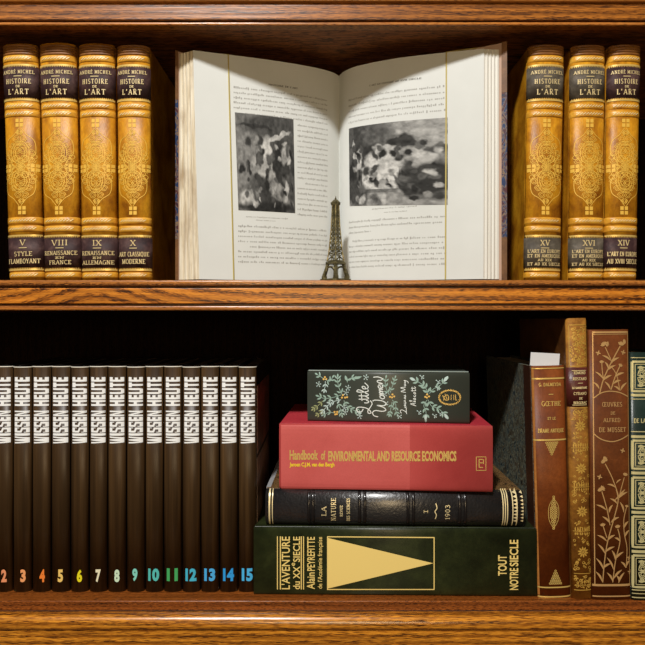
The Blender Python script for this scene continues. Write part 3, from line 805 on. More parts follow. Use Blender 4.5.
g.serif('I', 424.4, 509.4, 428.6, 513.4, True)
g.line(smooth_curve([(436.4, 503.6), (437.6, 508), (435.6, 511.5), (437.0, 515), (436, 519.4)]), .9)
g.serif('1903', 446.0, 505.0, 450.4, 519.8, True)
g.build('gold_lettering', M['pale_gold'])

for e0, e1 in ((-.0005, .0048),):   # pale grey strip along the end of the upper board
    m = MB(); m.box(-bk.W / 2 + e0, -bk.W / 2 + e1, bk.bulge + .004, bk.depth - .002, bk.H - .0028, bk.H + .00012); m.build('pale_edge', plain('pale_grey_edge', (.34, .34, .35), .5), bk.root)
# red handbook
bk = lying('handbook', 'thick faded red clothbound handbook with yellow title along its spine', 279.2, 492.8, .0236, .0075, Z2, Z3, .17, .005, 5)
bk.body(M['red_cloth'], M['red_top'], M['edge_page'], .003, .004)
pt = Ink(bk, .00015)
pt.rect(281, 425.0, 411, 490, 8)
pt.build('faded_patch', M['faded_red'])
g = Ink(bk, .0004)
g.sans('Handbook', 289.8, 450.0, 319.0, 460.0, False, .035); g.sans('of', 321.8, 450.4, 326.2, 460.0, False, .035)
g.sans('ENVIRONMENTAL AND RESOURCE ECONOMICS', 329.0, 450.8, 457.0, 461.4, False, .045)
g.build('gold_title', M['dim_gold']); g = Ink(bk, .0004)
g.line([(476.6, 456.8), (486.0, 456.8), (486.0, 470.4), (476.6, 470.4), (476.6, 456.4)], .7)
for y in (459.4, 462.8, 467.4): g.line([(479.0, y), (483.0, y)], .9)
g.line([(479.3, 459.4), (479.3, 467.4)], .9); g.line([(483.6, 459.4), (483.6, 464.0)], .8)
g.build('publisher_mark', M['dim_gold'])
g = Ink(bk, .0004)
g.sans('Jeroen C.J.M. van den Bergh', 289.8, 462.4, 335.4, 467.8, False, .04)
g.build('author_lettering', M['bright_yellow'])

# grey-green novel with printed leaves
bk = lying('novel', 'dark grey-green novel with white script and leaf sprays, topmost of the stack', 307.4, 469.6, .0415, .0200, Z3, Z4, .135, .004, 5)
bk.body(M['sage'], M['sage'], M['edge_page'], .003, .003)
m = MB(); m.box(-bk.W / 2 + .0004, bk.W / 2 - .0004, .0052, .0105, bk.H, bk.H + .0012); m.build('joint_ridge', M['sage_highlight'], bk.root, bevel=.0005)  # ridge coloured pale to paint the highlight along the top edge
G, Pp, O, Sc = (Ink(bk, .00022), Ink(bk, .00030), Ink(bk, .00026), Ink(bk, .00034))
def zz(x, y, s=7.167, ox=300, oy=360): return (ox + x / s, oy + y / s)
def spray(ink, pts, n, ln, w, s=7.167, ox=300, oy=360, both=True):
    c = smooth_curve([zz(x, y, s, ox, oy) for x, y in pts], 8); ink.line(c, .55)
    for k in range(n):
        i = int((k + .6) / n * (len(c) - 2)); a, b = c[i], c[i + 1]; th = math.atan2(b[1] - a[1], b[0] - a[0])
        for sd in ((-1, 1) if both else (1,)):
            t = th + sd * .75; ink.leaf(a[0], a[1], a[0] + 1.25 * ln * math.cos(t), a[1] + 1.25 * ln * math.sin(t), w * .9, .25 * sd)
    a, b = c[-2], c[-1]; th = math.atan2(b[1] - a[1], b[0] - a[0]); ink.leaf(b[0], b[1], b[0] + ln * math.cos(th), b[1] + ln * math.sin(th), w)
def sprig(ink, x, y, dirs, s=7.167, ox=300, oy=360):
    p = zz(x, y, s, ox, oy)
    for dx, dy in dirs:
        q = (p[0] + dx, p[1] + dy); ink.line([p, q], .4); ink.disc(q[0], q[1], .62, 6)
def berries(x, y, offs, s=7.167, ox=300, oy=360):
    p = zz(x, y, s, ox, oy); Be = Ink(bk, .00034)
    for dx, dy in offs: Be.disc(p[0] + dx, p[1] + dy, 1.0, 8)
    Be.build('berry_print', M['berry'])
spray(G, [(300, 250), (235, 270), (180, 275), (140, 262)], 4, 4.0, 1.9)
spray(G, [(310, 250), (285, 200), (275, 150), (275, 125)], 4, 4.0, 1.8)
spray(Pp, [(300, 285), (240, 300), (200, 330), (165, 370)], 5, 3.4, 1.5)
spray(G, [(320, 290), (345, 330), (380, 355), (420, 372)], 4, 3.8, 1.9)
spray(G, [(270, 300), (290, 340), (300, 370), (305, 390)], 3, 3.6, 1.8)
spray(G, [(250, 380), (215, 375), (190, 385), (175, 392)], 2, 3.4, 1.6)
spray(O, [(170, 290), (140, 320), (115, 340), (100, 350)], 3, 3.2, 1.6)
spray(O, [(180, 350), (155, 372), (140, 385), (128, 392)], 2, 3.0, 1.5)
spray(G, [(185, 140), (160, 125), (140, 112), (130, 106)], 1, 3.6, 1.7)
spray(G, [(190, 140), (205, 150), (220, 150), (235, 128)], 2, 3.6, 1.7)
spray(Pp, [(185, 150), (185, 180), (180, 205), (178, 215)], 2, 3.2, 1.5)
spray(G, [(345, 160), (350, 140), (370, 130), (395, 125)], 2, 3.6, 1.8)
G.leaf(*zz(385, 130), *zz(450, 118), 2.6, .4); G.leaf(*zz(345, 150), *zz(330, 110), 2.4, -.3)
for x, y in ((135, 175), (350, 200), (335, 235), (215, 315), (325, 345), (330, 375), (480, 125), (435, 405), (430, 385)):
    sprig(Pp, x, y, [(-2, -1.6), (.6, -2.6), (2.2, -.6), (-1.6, 1.6), (1.2, 2.0)])
berries(182, 132, [(-1.3, .6), (1.3, .6), (0, -1.4)]); berries(318, 265, [(-1.6, .6), (1.6, .6), (-.6, -1.9), (3.6, .2)]); berries(262, 380, [(-1.3, -1), (1.4, -1), (-.6, 1.4), (1.0, 1.2)])
# script, running from the bottom of the spine to the top
def script(x0, y0, x1, y1, curves, w):
    for c in curves:
        Sc.line(smooth_curve([(x1 + (x0 - x1) * t / 4.0, y1 + (y0 - y1) * s_ / 10.0) for s_, t in c], 6), w)
script(357.5, 380.0, 372.5, 413.6, [
    [(1.4, 2.2), (.6, 2.6), (.5, 3.5), (1.3, 4.0), (1.9, 3.4), (1.7, 1.6), (1.0, .5), (.2, .1), (.1, .8), (.9, .9), (2.0, .2), (3.0, -.2), (3.9, .3)],
    [(3.2, 1.9), (3.2, 1.0), (3.6, .7), (4.0, 1.4)], [(4.3, 3.4), (4.3, 1.2), (4.7, .8), (5.1, 1.6)], [(5.3, 3.4), (5.3, 1.2), (5.7, .8), (6.1, 1.6)],
    [(3.8, 2.5), (6.0, 2.7)], [(6.2, 1.4), (7.1, 3.3), (6.7, 3.9), (6.4, 3.2), (6.6, 1.0), (7.2, 1.0)], [(7.3, 1.4), (8.1, 1.9), (8.0, 2.5), (7.4, 2.1), (7.5, 1.1), (8.2, .9), (9.2, 1.8)]], .85)
script(373.0, 376.8, 387.8, 417.0, [
    [(.0, 2.3), (.3, 3.4), (1.1, 3.8), (1.6, 3.0), (1.4, 1.2), (1.7, .2), (2.4, .9), (2.9, 2.6), (2.8, .8), (3.3, .1), (4.0, 1.2), (4.2, 3.2), (3.9, 3.8)],
    [(4.9, 1.8), (4.5, 1.2), (4.7, .6), (5.2, .7), (5.4, 1.4), (5.0, 1.9), (5.6, 1.6)], [(5.7, 2.0), (5.7, .8), (6.0, 1.8), (6.3, 1.9), (6.3, .9), (6.6, 1.9), (6.9, 1.9), (6.9, 1.0)],
    [(7.2, 1.4), (7.8, 1.8), (7.7, 2.3), (7.2, 2.0), (7.3, 1.1), (8.0, 1.2)], [(8.2, 2.2), (8.3, 1.1), (8.7, 2.4), (9.1, 2.4), (9.2, 1.4), (9.6, 1.2), (10.0, 2.4), (9.9, 3.6)]], .85)
# middle and right sprays (second zoom frame)
Z2f = dict(s=7.167, ox=385, oy=360)
spray(G, [(40, 250), (20, 210), (10, 170), (15, 130)], 3, 3.4, 1.7, **Z2f); spray(G, [(45, 235), (60, 190), (70, 160), (80, 130)], 3, 3.0, 1.5, **Z2f)
spray(G, [(60, 285), (85, 320), (85, 360), (95, 390)], 3, 3.2, 1.6, **Z2f); spray(G, [(60, 300), (50, 350), (45, 380), (42, 390)], 3, 3.0, 1.6, **Z2f)
berries(62, 258, [(-2.4, .8), (0, -1.6), (1.8, .4), (-.4, 1.4)], **Z2f)
for x, y in ((112, 405), (5, 245), (15, 310)): sprig(Pp, x, y, [(-1.8, -1.4), (1.8, -1.2), (-1.2, 1.8), (1.6, 1.4)], **Z2f)
script(400.6, 378.8, 408.6, 414.6, [
    [(.3, 3.0), (1.0, 3.6), (1.3, 2.6), (.7, .8), (.1, .4), (.9, .6), (1.9, .6)], [(2.2, 1.6), (1.9, .9), (2.5, .9), (2.5, 1.7), (2.8, .9)], [(3.0, 1.8), (3.0, .9), (3.5, 1.0), (3.5, 1.8), (3.7, .9)],
    [(3.9, 1.8), (4.0, .9)], [(4.3, .9), (4.7, 1.7), (4.5, .9)], [(5.0, 1.7), (4.8, 1.0), (5.3, 1.0), (5.3, 1.7), (5.5, .9)],
    [(6.2, .8), (6.5, 3.2), (7.0, 1.2), (7.5, 3.4), (7.7, .9)], [(8.2, 1.7), (8.0, 1.0), (8.5, 1.0), (8.5, 1.7), (8.7, .9)], [(8.9, 1.7), (9.1, .9), (9.6, 1.7), (9.3, .0), (8.8, -.4)]], .62)
script(410.0, 385.6, 418.4, 406.4, [
    [(.2, .6), (1.2, 3.2), (1.6, .8)], [(.7, 1.6), (1.6, 1.7)], [(2.2, .8), (2.8, 3.4), (2.5, 3.4), (2.6, .8)], [(3.6, 1.8), (3.2, 1.0), (3.8, .9), (3.9, 1.7), (3.5, 1.8)], [(5.2, 1.8), (4.6, 1.3), (5.0, .8), (5.5, 1.0)], [(6.4, 1.8), (5.9, 1.2), (6.4, .8), (6.8, 1.5), (6.4, 1.8)],
    [(7.6, 3.0), (7.6, .9), (8.2, 1.0)], [(8.8, 3.0), (8.8, .9), (9.6, 1.4)], [(7.2, 2.3), (9.4, 2.5)]], .62)
spray(G, [(315, 245), (300, 205), (275, 175), (215, 140)], 4, 4.2, 2.4, **Z2f); spray(G, [(325, 240), (350, 210), (400, 180), (440, 140)], 3, 3.8, 2.0, **Z2f)
spray(G, [(315, 285), (340, 330), (390, 350), (440, 400)], 4, 4.2, 2.2, **Z2f); spray(G, [(310, 285), (285, 325), (300, 370), (300, 420)], 3, 3.8, 2.2, **Z2f)
Pp.leaf(*zz(425, 155, **Z2f), *zz(455, 115, **Z2f), 3.2); Pp.leaf(*zz(225, 145, **Z2f), *zz(185, 128, **Z2f), 2.8); Pp.leaf(*zz(430, 385, **Z2f), *zz(455, 425, **Z2f), 3.0); Pp.leaf(*zz(300, 390, **Z2f), *zz(296, 432, **Z2f), 2.8)
berries(308, 258, [(-1.8, .8), (0, -1.6), (1.9, .4), (-.2, 1.6)], **Z2f)
for x, y in ((385, 155), (250, 375), (400, 385), (270, 120), (380, 200), (360, 400)): sprig(Pp, x, y, [(-1.6, -1.4), (1.8, -1.0), (.2, 1.9), (1.8, 1.4)], **Z2f)
G.build('leaf_spray', M['leaf_print']); O.build('olive_spray', M['olive_print']); Pp.build('pale_spray', M['leaf_pale'])
Sc.build('script_lettering', M['script_white'])
E = Ink(bk, .0003); ex, ey = zz(467, 268, **Z2f)
E.circle(ex, ey, 10.4, 1.3, ry=7.2); 
for k in range(26):
    a = 2 * math.pi * k / 26; E.disc(ex + 10.4 * math.cos(a), ey + 7.2 * math.sin(a), 1.0, 6)
E.line(smooth_curve([(ex - 7, ey - 2), (ex - 4, ey + 2.6), (ex - 1, ey + 2), (ex - 2, ey - 2.4), (ex - 5, ey - 1), (ex - 6, ey + 3)]), .7)
E.line([(ex - 4.6, ey - 3.6), (ex - 2, ey + 3.4)], .6)
for x in (1.4, 4.0): E.line([(ex + x, ey - 2.6), (ex + x, ey + 2.6)], .5)
E.line([(ex + 5.8, ey - 3), (ex + 5.8, ey + 3)], .6); E.line([(ex + 5.8, ey + 2.6), (ex + 7.2, ey + 2.6)], .6)
E.build('oval_emblem', M['dim_gold'])

# ---------------------------------------------------------------- upright leather books at the right end of the bottom shelf
def seat(Y): return HY - Z_BOT * FPX / (CAM_D + Y)
GR = 'upright leather books beside the stack'
# red-brown half leather book
Y = .0080
bk = upright('leather_book', 'red-brown half-leather book with marbled sides, directly right of the stack', 'book', 531.2, 564.4, 366.4, 537.9, 570.7, seat(Y), Y, Z_BOT, .20, .006, 2.6, GR)
bk.body(M['russet'], M['marble_dark'], M['edge_page'], .003, .003)
for sd in (-1, 1):
    m = MB(); x0, x1 = sorted((sd * bk.W / 2, sd * (bk.W / 2 + .0006))); m.box(x0, x1, .0065, .030, .0003, bk.H - .0003); m.build('leather_joint', M['dark_russet'], bk.root)
def XB(bk, t, py):
    (xlt, yt), (xrt, _), (xlb, yb), (xrb, _) = bk.q; v = (yb - py) / (yb - yt); l = xlb + (xlt - xlb) * v; r = xrb + (xrt - xrb) * v
    return l + (r - l) * (t + 1) / 2
X = lambda t, py: XB(bk, t, py)
def hl(g, py, w, t=.97): g.line([(X(-t, py), py), (X(t, py), py)], w)
j = Ink(bk, .0002); j.line([(X(-.93, 368), 368), (X(-.93, 596), 596)], 1.6, step=6); j.build('rubbed_edge', M['russet_joint'])
g = Ink(bk, .0004)
for py, w in ((369.0, .9), (379.2, 1.5), (440.6, 1.5), (588.0, 1.3), (597.4, 1.4)): hl(g, py, w)
g.serif('G. DALMEYDA', X(-.62, 385), 383.6, X(.70, 385), 386.8)
g.line([(X(-.06, 395), 395), (X(.22, 395), 395)], .7)
g.serif('GŒTHE', X(-.50, 404), 402.0, X(.66, 404), 406.6, wt=1.1)
g.serif('ET LE', X(-.16, 419), 417.8, X(.32, 419), 420.4)
g.serif('DRAME ANTIQUE', X(-.74, 431), 429.4, X(.80, 431), 433.2)
for r_ in range(6):   # pendant of small scrolls
    for k in range(6 - r_):
        x = X(.04, 445) + (k - (5 - r_) / 2) * 2.1; g.circle(x, 443.4 + r_ * 2.3, .85, .55)
for r_ in range(6):
    for k in range(r_ + 1):
        x = X(.04, 580) + (k - r_ / 2) * 2.1; g.circle(x, 571.5 + r_ * 2.5, .85, .6)
cxm = X(.04, 513)
for k in range(15):
    y = 497.5 + k * 2.25; n = [1, 1, 1, 2, 2, 3, 3, 3, 3, 3, 2, 2, 1, 1, 1][k]
    for i in range(n): g.circle(cxm + (i - (n - 1) / 2) * 2.5, y, .95, .6)
g.line(smooth_curve([(cxm, 499), (cxm - 4.6, 507), (cxm - 4.6, 520), (cxm, 529)]), .5); g.line(smooth_curve([(cxm, 499), (cxm + 4.6, 507), (cxm + 4.6, 520), (cxm, 529)]), .5)
g.build('gold_tooling', M['gold'])
goethe = bk

# tall narrow tan calf book
Y = .0040
bk = upright('calf_book', 'tall narrow tan calf book with a wine-red label, reaching almost to the shelf above', 'book', 566.4, 585.8, 318.6, 571.2, 593.4, seat(Y), Y, Z_BOT, .17, .006, 2.4, GR)
bk.body(M['tan'], M['tan_side'], M['edge_page'], .003, .003)
B = lambda py: bk.A((bk.q[0][0] + bk.q[2][0]) / 2, py)[1]
lb = bk.strip('title_label', M['wine_label'], B(407.0), B(368.0), .0005)
t = Ink(bk, .0011)
for py, w in ((371, .6), (405.4, .6)): t.line([(X(-.62, py), py), (X(.7, py), py)], w)
t.serif('EDMOND', X(-.44, 373), 372.0, X(.64, 373), 374.6, wt=.75); t.serif('ROSTAND', X(-.54, 379), 377.8, X(.74, 379), 380.6, wt=.75)
t.line([(X(-.1, 384), 383.6), (X(.36, 384), 383.6)], .6)
t.serif('LA SAMARITAINE', X(-.60, 388), 387.2, X(.76, 388), 389.2, wt=.7); t.serif('CYRANO', X(-.5, 394), 392.6, X(.7, 394), 395.2)
t.serif('DE', X(-.02, 399), 397.8, X(.30, 399), 399.8); t.serif('BERGERAC', X(-.52, 403), 402.0, X(.70, 403), 404.2, wt=.75)
t.build('gold_lettering', M['label_gold'], lb)
g = Ink(bk, .0003)
rr = random.Random(3)
for py, w in ((325.4, .8), (366.6, .8), (408.4, .8), (590.5, .8), (574, .6), (448.4, .6), (487.6, .6), (531.6, .6)): g.line([(X(-.80, py), py), (X(.86, py), py)], w)
g.line([(X(-.78, 326), 326), (X(-.78, 366), 366)], .6); g.line([(X(.84, 326), 326), (X(.84, 366), 366)], .6)
def flower(py, s=1.0, n=10):
    cx_ = X(.06, py)
    for k in range(n):
        a = 2 * math.pi * k / n + .2; g.leaf(cx_ + 1.2 * s * math.cos(a), py + 1.2 * s * math.sin(a), cx_ + 5.6 * s * math.cos(a), py + 5.6 * s * math.sin(a), 1.7 * s)
    g.disc(cx_, py, 1.0 * s)
for py in (426.5, 469.0, 512.0, 552.5): flower(py)
for y0, y1, n in ((327, 365, 100), (409, 420, 24), (432, 462, 34), (476, 504, 34), (520, 546, 30), (559, 572, 22), (576, 588, 46)):
    for k in range(n):
        py = rr.uniform(y0, y1); tt = rr.uniform(-.70, .80)
        if rr.random() < .5: g.circle(X(tt, py), py, rr.uniform(.7, 1.3), .5)
        else: a = rr.uniform(0, 6.28); g.leaf(X(tt, py), py, X(tt, py) + 2.6 * math.cos(a), py + 2.6 * math.sin(a), 1.1)
for y0 in (446.0, 485.4, 529.6):
    for k in range(7): x = X(-.6 + .22 * k, y0); g.leaf(x, y0 + 2, x, y0 - 2.4, 1.2); g.leaf(x, y0 + 3, x, y0 + 6, 1.1)
g.build('floral_tooling', M['rubbed_gold'])

# mahogany book with engraved flowers
Y = .0028
bk = upright('flowered_book', 'mahogany leather book with gold wild flowers growing up its spine', 'book', 588.2, 628.8, 330.0, 591.2, 630.6, seat(Y), Y, Z_BOT, .17, .0045, 3.2, GR)
bk.body(M['mahogany'], M['mahogany'], M['edge_page'], .003, .003)
g = Ink(bk, .0003)
g.line([(X(-.84, 333), 332.6), (X(.93, 333), 332.6)], 1.6); g.line([(X(-.84, 335), 334.6), (X(.93, 335), 334.6)], .6)
g.line([(X(-.82, 333), 333), (X(-.82, 585), 585)], .9, step=6); g.line([(X(.92, 333), 333), (X(.92, 585), 585)], .6, step=6)
g.line([(X(-.93, 585.5), 585.5), (X(.95, 585.5), 585.5)], 2.2); g.line([(X(-.93, 597), 596.6), (X(.95, 597), 596.6)], 1.3)
g.line(smooth_curve([(X(-.80, 399), 398.4), (X(-.45, 394), 393.4), (X(0, 392), 391.6), (X(.5, 394), 393.2), (X(.92, 398), 397.4)]), 1.0)
g.line(smooth_curve([(X(-.80, 434), 434.4), (X(-.45, 440), 439.6), (X(.05, 442), 442.0), (X(.5, 440), 440.0), (X(.92, 436), 435.6)]), 1.0)
g.serif('ŒUVRES', X(-.40, 405), 402.6, X(.60, 405), 407.0, wt=1.1); g.serif('DE', X(.02, 413), 412.0, X(.24, 413), 415.0)
g.serif('ALFRED', X(-.34, 421), 418.6, X(.50, 421), 422.4); g.serif('DE MUSSET', X(-.56, 430), 427.8, X(.78, 430), 432.4, wt=1.1)
def zl(s, ox, oy): return lambda x, y: (ox + x / s, oy + y / s)
def stem(Z, pts, w=.8): g.line(smooth_curve([Z(*p) for p in pts], 5), w)
def blade(Z, x0, y0, x1, y1, w=2.0, bend=1.0): g.leaf(*Z(x0, y0), *Z(x1, y1), w, bend)
def bloom(Z, x, y, th, s=1.0):
    c = Z(x, y)
    for a in (-.9, -.45, 0, .45, .9): g.leaf(c[0], c[1], c[0] + 4.2 * s * math.cos(th + a), c[1] + 4.2 * s * math.sin(th + a), 1.9 * s)
def star(Z, x, y):
    c = Z(x, y)
    for k in range(4):
        a = math.pi / 2 * k + .3; g.leaf(c[0], c[1], c[0] + 2.6 * math.cos(a), c[1] + 2.6 * math.sin(a), 1.3)
Za = zl(8.6, 585, 325)
stem(Za, [(118, 590), (150, 470), (215, 330), (295, 185)], 1.1); stem(Za, [(215, 560), (250, 450), (295, 350)], 1.0); stem(Za, [(225, 330), (195, 260), (165, 195)]); stem(Za, [(150, 470), (140, 400), (135, 320)]); stem(Za, [(290, 560), (265, 440), (225, 370)], .7)
for a in ((215, 330, 285, 285), (175, 400, 255, 350), (150, 480, 220, 435), (250, 450, 330, 415), (235, 510, 300, 480), (295, 570, 355, 500)): blade(Za, *a, 2.2, -1.0)
for a in ((210, 310, 140, 265), (150, 470, 80, 405), (115, 555, 65, 495), (210, 560, 160, 490), (290, 570, 240, 530), (190, 380, 160, 320)): blade(Za, *a, 1.8, 1.0)
bloom(Za, 160, 180, -2.2); bloom(Za, 300, 180, -1.3); bloom(Za, 135, 330, -1.6, .7); bloom(Za, 293, 360, -1.1, .7); star(Za, 105, 243); star(Za, 322, 240)
bloom(Za, 170, 165, .2, .8); bloom(Za, 320, 150, -.2, .8)
Zb = zl(6.14, 585, 395)
star(Zb, 225, 345); star(Zb, 85, 505); bloom(Zb, 115, 415, -2.4, .9); bloom(Zb, 110, 400, -.6, .9); bloom(Zb, 240, 500, -1.3, .8); bloom(Zb, 95, 590, -2.2, .9); bloom(Zb, 95, 580, -.6, .9)
stem(Zb, [(118, 425), (160, 510), (195, 610), (200, 645)], .9); stem(Zb, [(235, 510), (215, 580), (200, 640)], .8); blade(Zb, 180, 570, 130, 550, 1.8, 1); blade(Zb, 195, 640, 255, 600, 2.2, -1); blade(Zb, 185, 545, 215, 520, 1.4, -.6)
Zc = zl(5.61, 560, 490)
stem(Zc, [(235, 520), (245, 400), (262, 290), (300, 150), (320, 60), (310, 0)], 1.0); stem(Zc, [(290, 520), (305, 400), (330, 290), (318, 220)], .9); stem(Zc, [(230, 10), (258, 110), (275, 200)], .9); stem(Zc, [(365, 440), (370, 330), (355, 250), (352, 170), (368, 100)], .8); stem(Zc, [(258, 270), (245, 230), (236, 200)], .8); stem(Zc, [(235, 520), (262, 330), (300, 380)], .01)
for a in ((300, 60, 375, 15), (270, 130, 290, 85), (280, 185, 325, 155), (262, 285, 302, 255), (250, 350, 300, 320), (240, 440, 278, 415), (305, 390, 350, 350), (295, 500, 342, 450), (322, 525, 355, 465), (355, 215, 380, 180), (360, 265, 385, 230), (368, 430, 388, 400), (318, 60, 360, 0)): blade(Zc, *a, 2.2, -1.0)
for a in ((255, 115, 200, 85), (275, 190, 232, 150), (258, 290, 205, 255), (248, 360, 208, 305), (240, 450, 200, 385), (232, 515, 198, 460), (295, 450, 258, 380), (290, 515, 258, 465), (328, 290, 300, 270), (315, 80, 275, 50), (352, 130, 330, 70), (362, 440, 335, 405), (305, 400, 285, 340), (325, 520, 310, 480)): blade(Zc, *a, 1.9, 1.0)
bloom(Zc, 236, 205, -1.7, .8); bloom(Zc, 318, 215, -1.7, .8); bloom(Zc, 368, 100, -1.3, .6); star(Zc, 383, 385); star(Zc, 388, 465)
g.build('flower_tooling', M['bronze_gold'])

# bottle green book with square gilt panels, cut by the right edge
Y = .0006
bk = upright('gilt_book', 'bottle-green book with square gilt panels, at the far right end of the bottom shelf', 'book', 630.2, 671.0, 352.6, 631.6, 672.0, seat(Y), Y, Z_BOT, .17, .004, 3.0, GR)
bk.body(M['bottle_green'], M['bottle_green'], M['edge_page'], .003, .003)
g = Ink(bk, .0003)
for py, w in ((358.0, .7), (395.5, 2.6), (399.4, .8), (432.0, .9), (437, 2.6), (473.4, 2.8), (512.8, 2.8), (552.0, 2.8), (590.5, 1.0), (594, .8), (598, 1.0)): hl(g, py, w)
for y0, y1 in ((362, 391.5), (441, 469), (478, 508.5), (517, 547.5), (556, 587.5)):
    x0, x1 = X(-.92, y0), X(.92, y0); 
    g.line([(x0, y0), (x1, y0), (x1, y1), (x0, y1), (x0, y0)], 2.2, step=4)
    g.line([(x0 + 2.6, y0 + 2.6), (x1 - 2.6, y0 + 2.6), (x1 - 2.6, y1 - 2.6), (x0 + 2.6, y1 - 2.6), (x0 + 2.6, y0 + 2.6)], .7, step=4)
    cx_, cy_ = (x0 + x1) / 2, (y0 + y1) / 2; hw, hh = (x1 - x0) / 2 - 5, (y1 - y0) / 2 - 5
    for sx in (-1, 1):
        for sy in (-1, 1):
            def Q(p, q): return (cx_ + sx * hw * p, cy_ + sy * hh * q)
            for p, q, r_, tn in ((.30, .55, 2.9, 1.4), (.72, .30, 3.2, 1.5), (.78, .80, 2.8, 1.3), (.42, .12, 2.4, 1.2), (.10, .88, 2.2, 1.1)):
                x, y = Q(p, q); pts = []
                for k in range(int(tn * 10) + 1):
                    t = k / 10 * 2 * math.pi; rr_ = r_ * (1 - k / (tn * 10) * .7); pts.append((x + sx * rr_ * math.cos(t), y + sy * rr_ * math.sin(t)))
                g.line(pts, .85, step=99)
            g.line(smooth_curve([Q(0, .2), Q(.3, .35), Q(.55, .62), Q(1, 1)]), .8); g.line(smooth_curve([Q(0, .9), Q(.3, .8), Q(.6, .9), Q(.9, .6), Q(1, .1)]), .7)
            g.leaf(*Q(.15, .3), *Q(.5, .5), 1.6); g.leaf(*Q(.5, .05), *Q(1, .1), 1.6); g.leaf(*Q(.5, .95), *Q(.95, .95), 1.4)
    g.disc(cx_, cy_, 1.6)
    for k in range(4): a_ = math.pi / 2 * k; g.leaf(cx_ + 1.5 * math.cos(a_), cy_ + 1.5 * math.sin(a_), cx_ + 5 * math.cos(a_), cy_ + 5 * math.sin(a_), 2.2)
g.serif('DE LA', 633.4, 418.8, 644.6, 423.2, wt=1.15)
g.build('gilt_tooling', M['cream_tooling'])

# white card behind the spine of the red-brown book
c = at(544.4, HY, .0195)
m = MB(); zt_ = (HY - 366.4) * .708 / FPX
hwc = .0170
m.prism([(-hwc, .0008), (hwc, -.0006), (hwc, -.0001), (-hwc, .0013)], 'z', 0, .0172)
cd = m.build('paper_slip', M['bookmark'])
cd.location = (c.x, c.y, Z_BOT + goethe.H - .0022); cd.rotation_euler = (.05, .05, 0)
cd['label'] = 'white paper slip sticking up behind the head of the red-brown half-leather book'; cd['category'] = 'paper'

# ---------------------------------------------------------------- the open book
ZB, ZT = Z_MID + .0028, Z_MID + .2785
LTOP = [(339, 76), (334.5, 73.2), (327, 70.5), (312, 67), (290, 63), (260, 58.6), (228, 54.6), (193, 50.2)]
LBOT = [339, 334.8, 328.5, 314.5, 294, 266, 233.5, 199.5]
RTOP = [(339, 76), (343.5, 71.8), (352, 67.8), (365, 64.2), (385, 60.2), (410, 56.4), (446, 52.4), (484, 48.6)]
RBOT = [339, 343.5, 352, 365, 384.6, 409.4, 445, 483.4]
def leaf_pts(top, bot):
    out = []
    for (x, y), xb in zip(top, bot):
        D = ZT * FPX / (HY - y); out.append((D, (x - CX) * D / FPX, (xb - CX) * D / FPX))
    return out
class Leaf:
    def __init__(s, top, bot):
        p = leaf_pts(top, bot)
        tops = smooth_curve([(a[1], a[0]) for a in p], 4); bots = smooth_curve([(a[2], a[0]) for a in p], 4)
        s.c = [(t[1], t[0], b[0]) for t, b in zip(tops, bots)]; s.n = len(s.c) - 1
    def at(s, u, v, off=0.0):
        k = min(int(u * s.n), s.n - 1); t = u * s.n - k
        D, xt, xb = [s.c[k][i] + (s.c[k + 1][i] - s.c[k][i]) * t for i in range(3)]
        dD = s.c[k + 1][0] - s.c[k][0]; dx = s.c[k + 1][1] - s.c[k][1]; l = math.hypot(dD, dx)
        nx, ny = dD / l, -dx / l
        if ny > 0: nx, ny = -nx, -ny
        return (xb + (xt - xb) * v + nx * off, D - CAM_D + ny * off, ZB + (ZT - ZB) * v)
    def uv(s, px, py):
        lo, hi = 0.0, 1.0; v = .5
        for _ in range(40):
            u = (lo + hi) / 2
            for _k in range(2):
                x, y, z = s.at(u, v); D = y + CAM_D; v = ((HY - py) * D / FPX - ZB) / (ZT - ZB)
            x, y, z = s.at(u, v); q = x * FPX / (y + CAM_D) + CX
            if (q < px) == (s.c[-1][1] > s.c[0][1]): lo = u
            else: hi = u
        return u, v
LL, RL = Leaf(LTOP, LBOT), Leaf(RTOP, RBOT)
bx, by = LL.c[0][1], LL.c[0][0] - CAM_D
ob = thing('open_book', 'large old illustrated book standing open against the back of the middle shelf', 'book', (bx, by, Z_MID))
def oloc(m):
    m.v = [(x - bx, y - by, z - Z_MID) for x, y, z in m.v]; return m
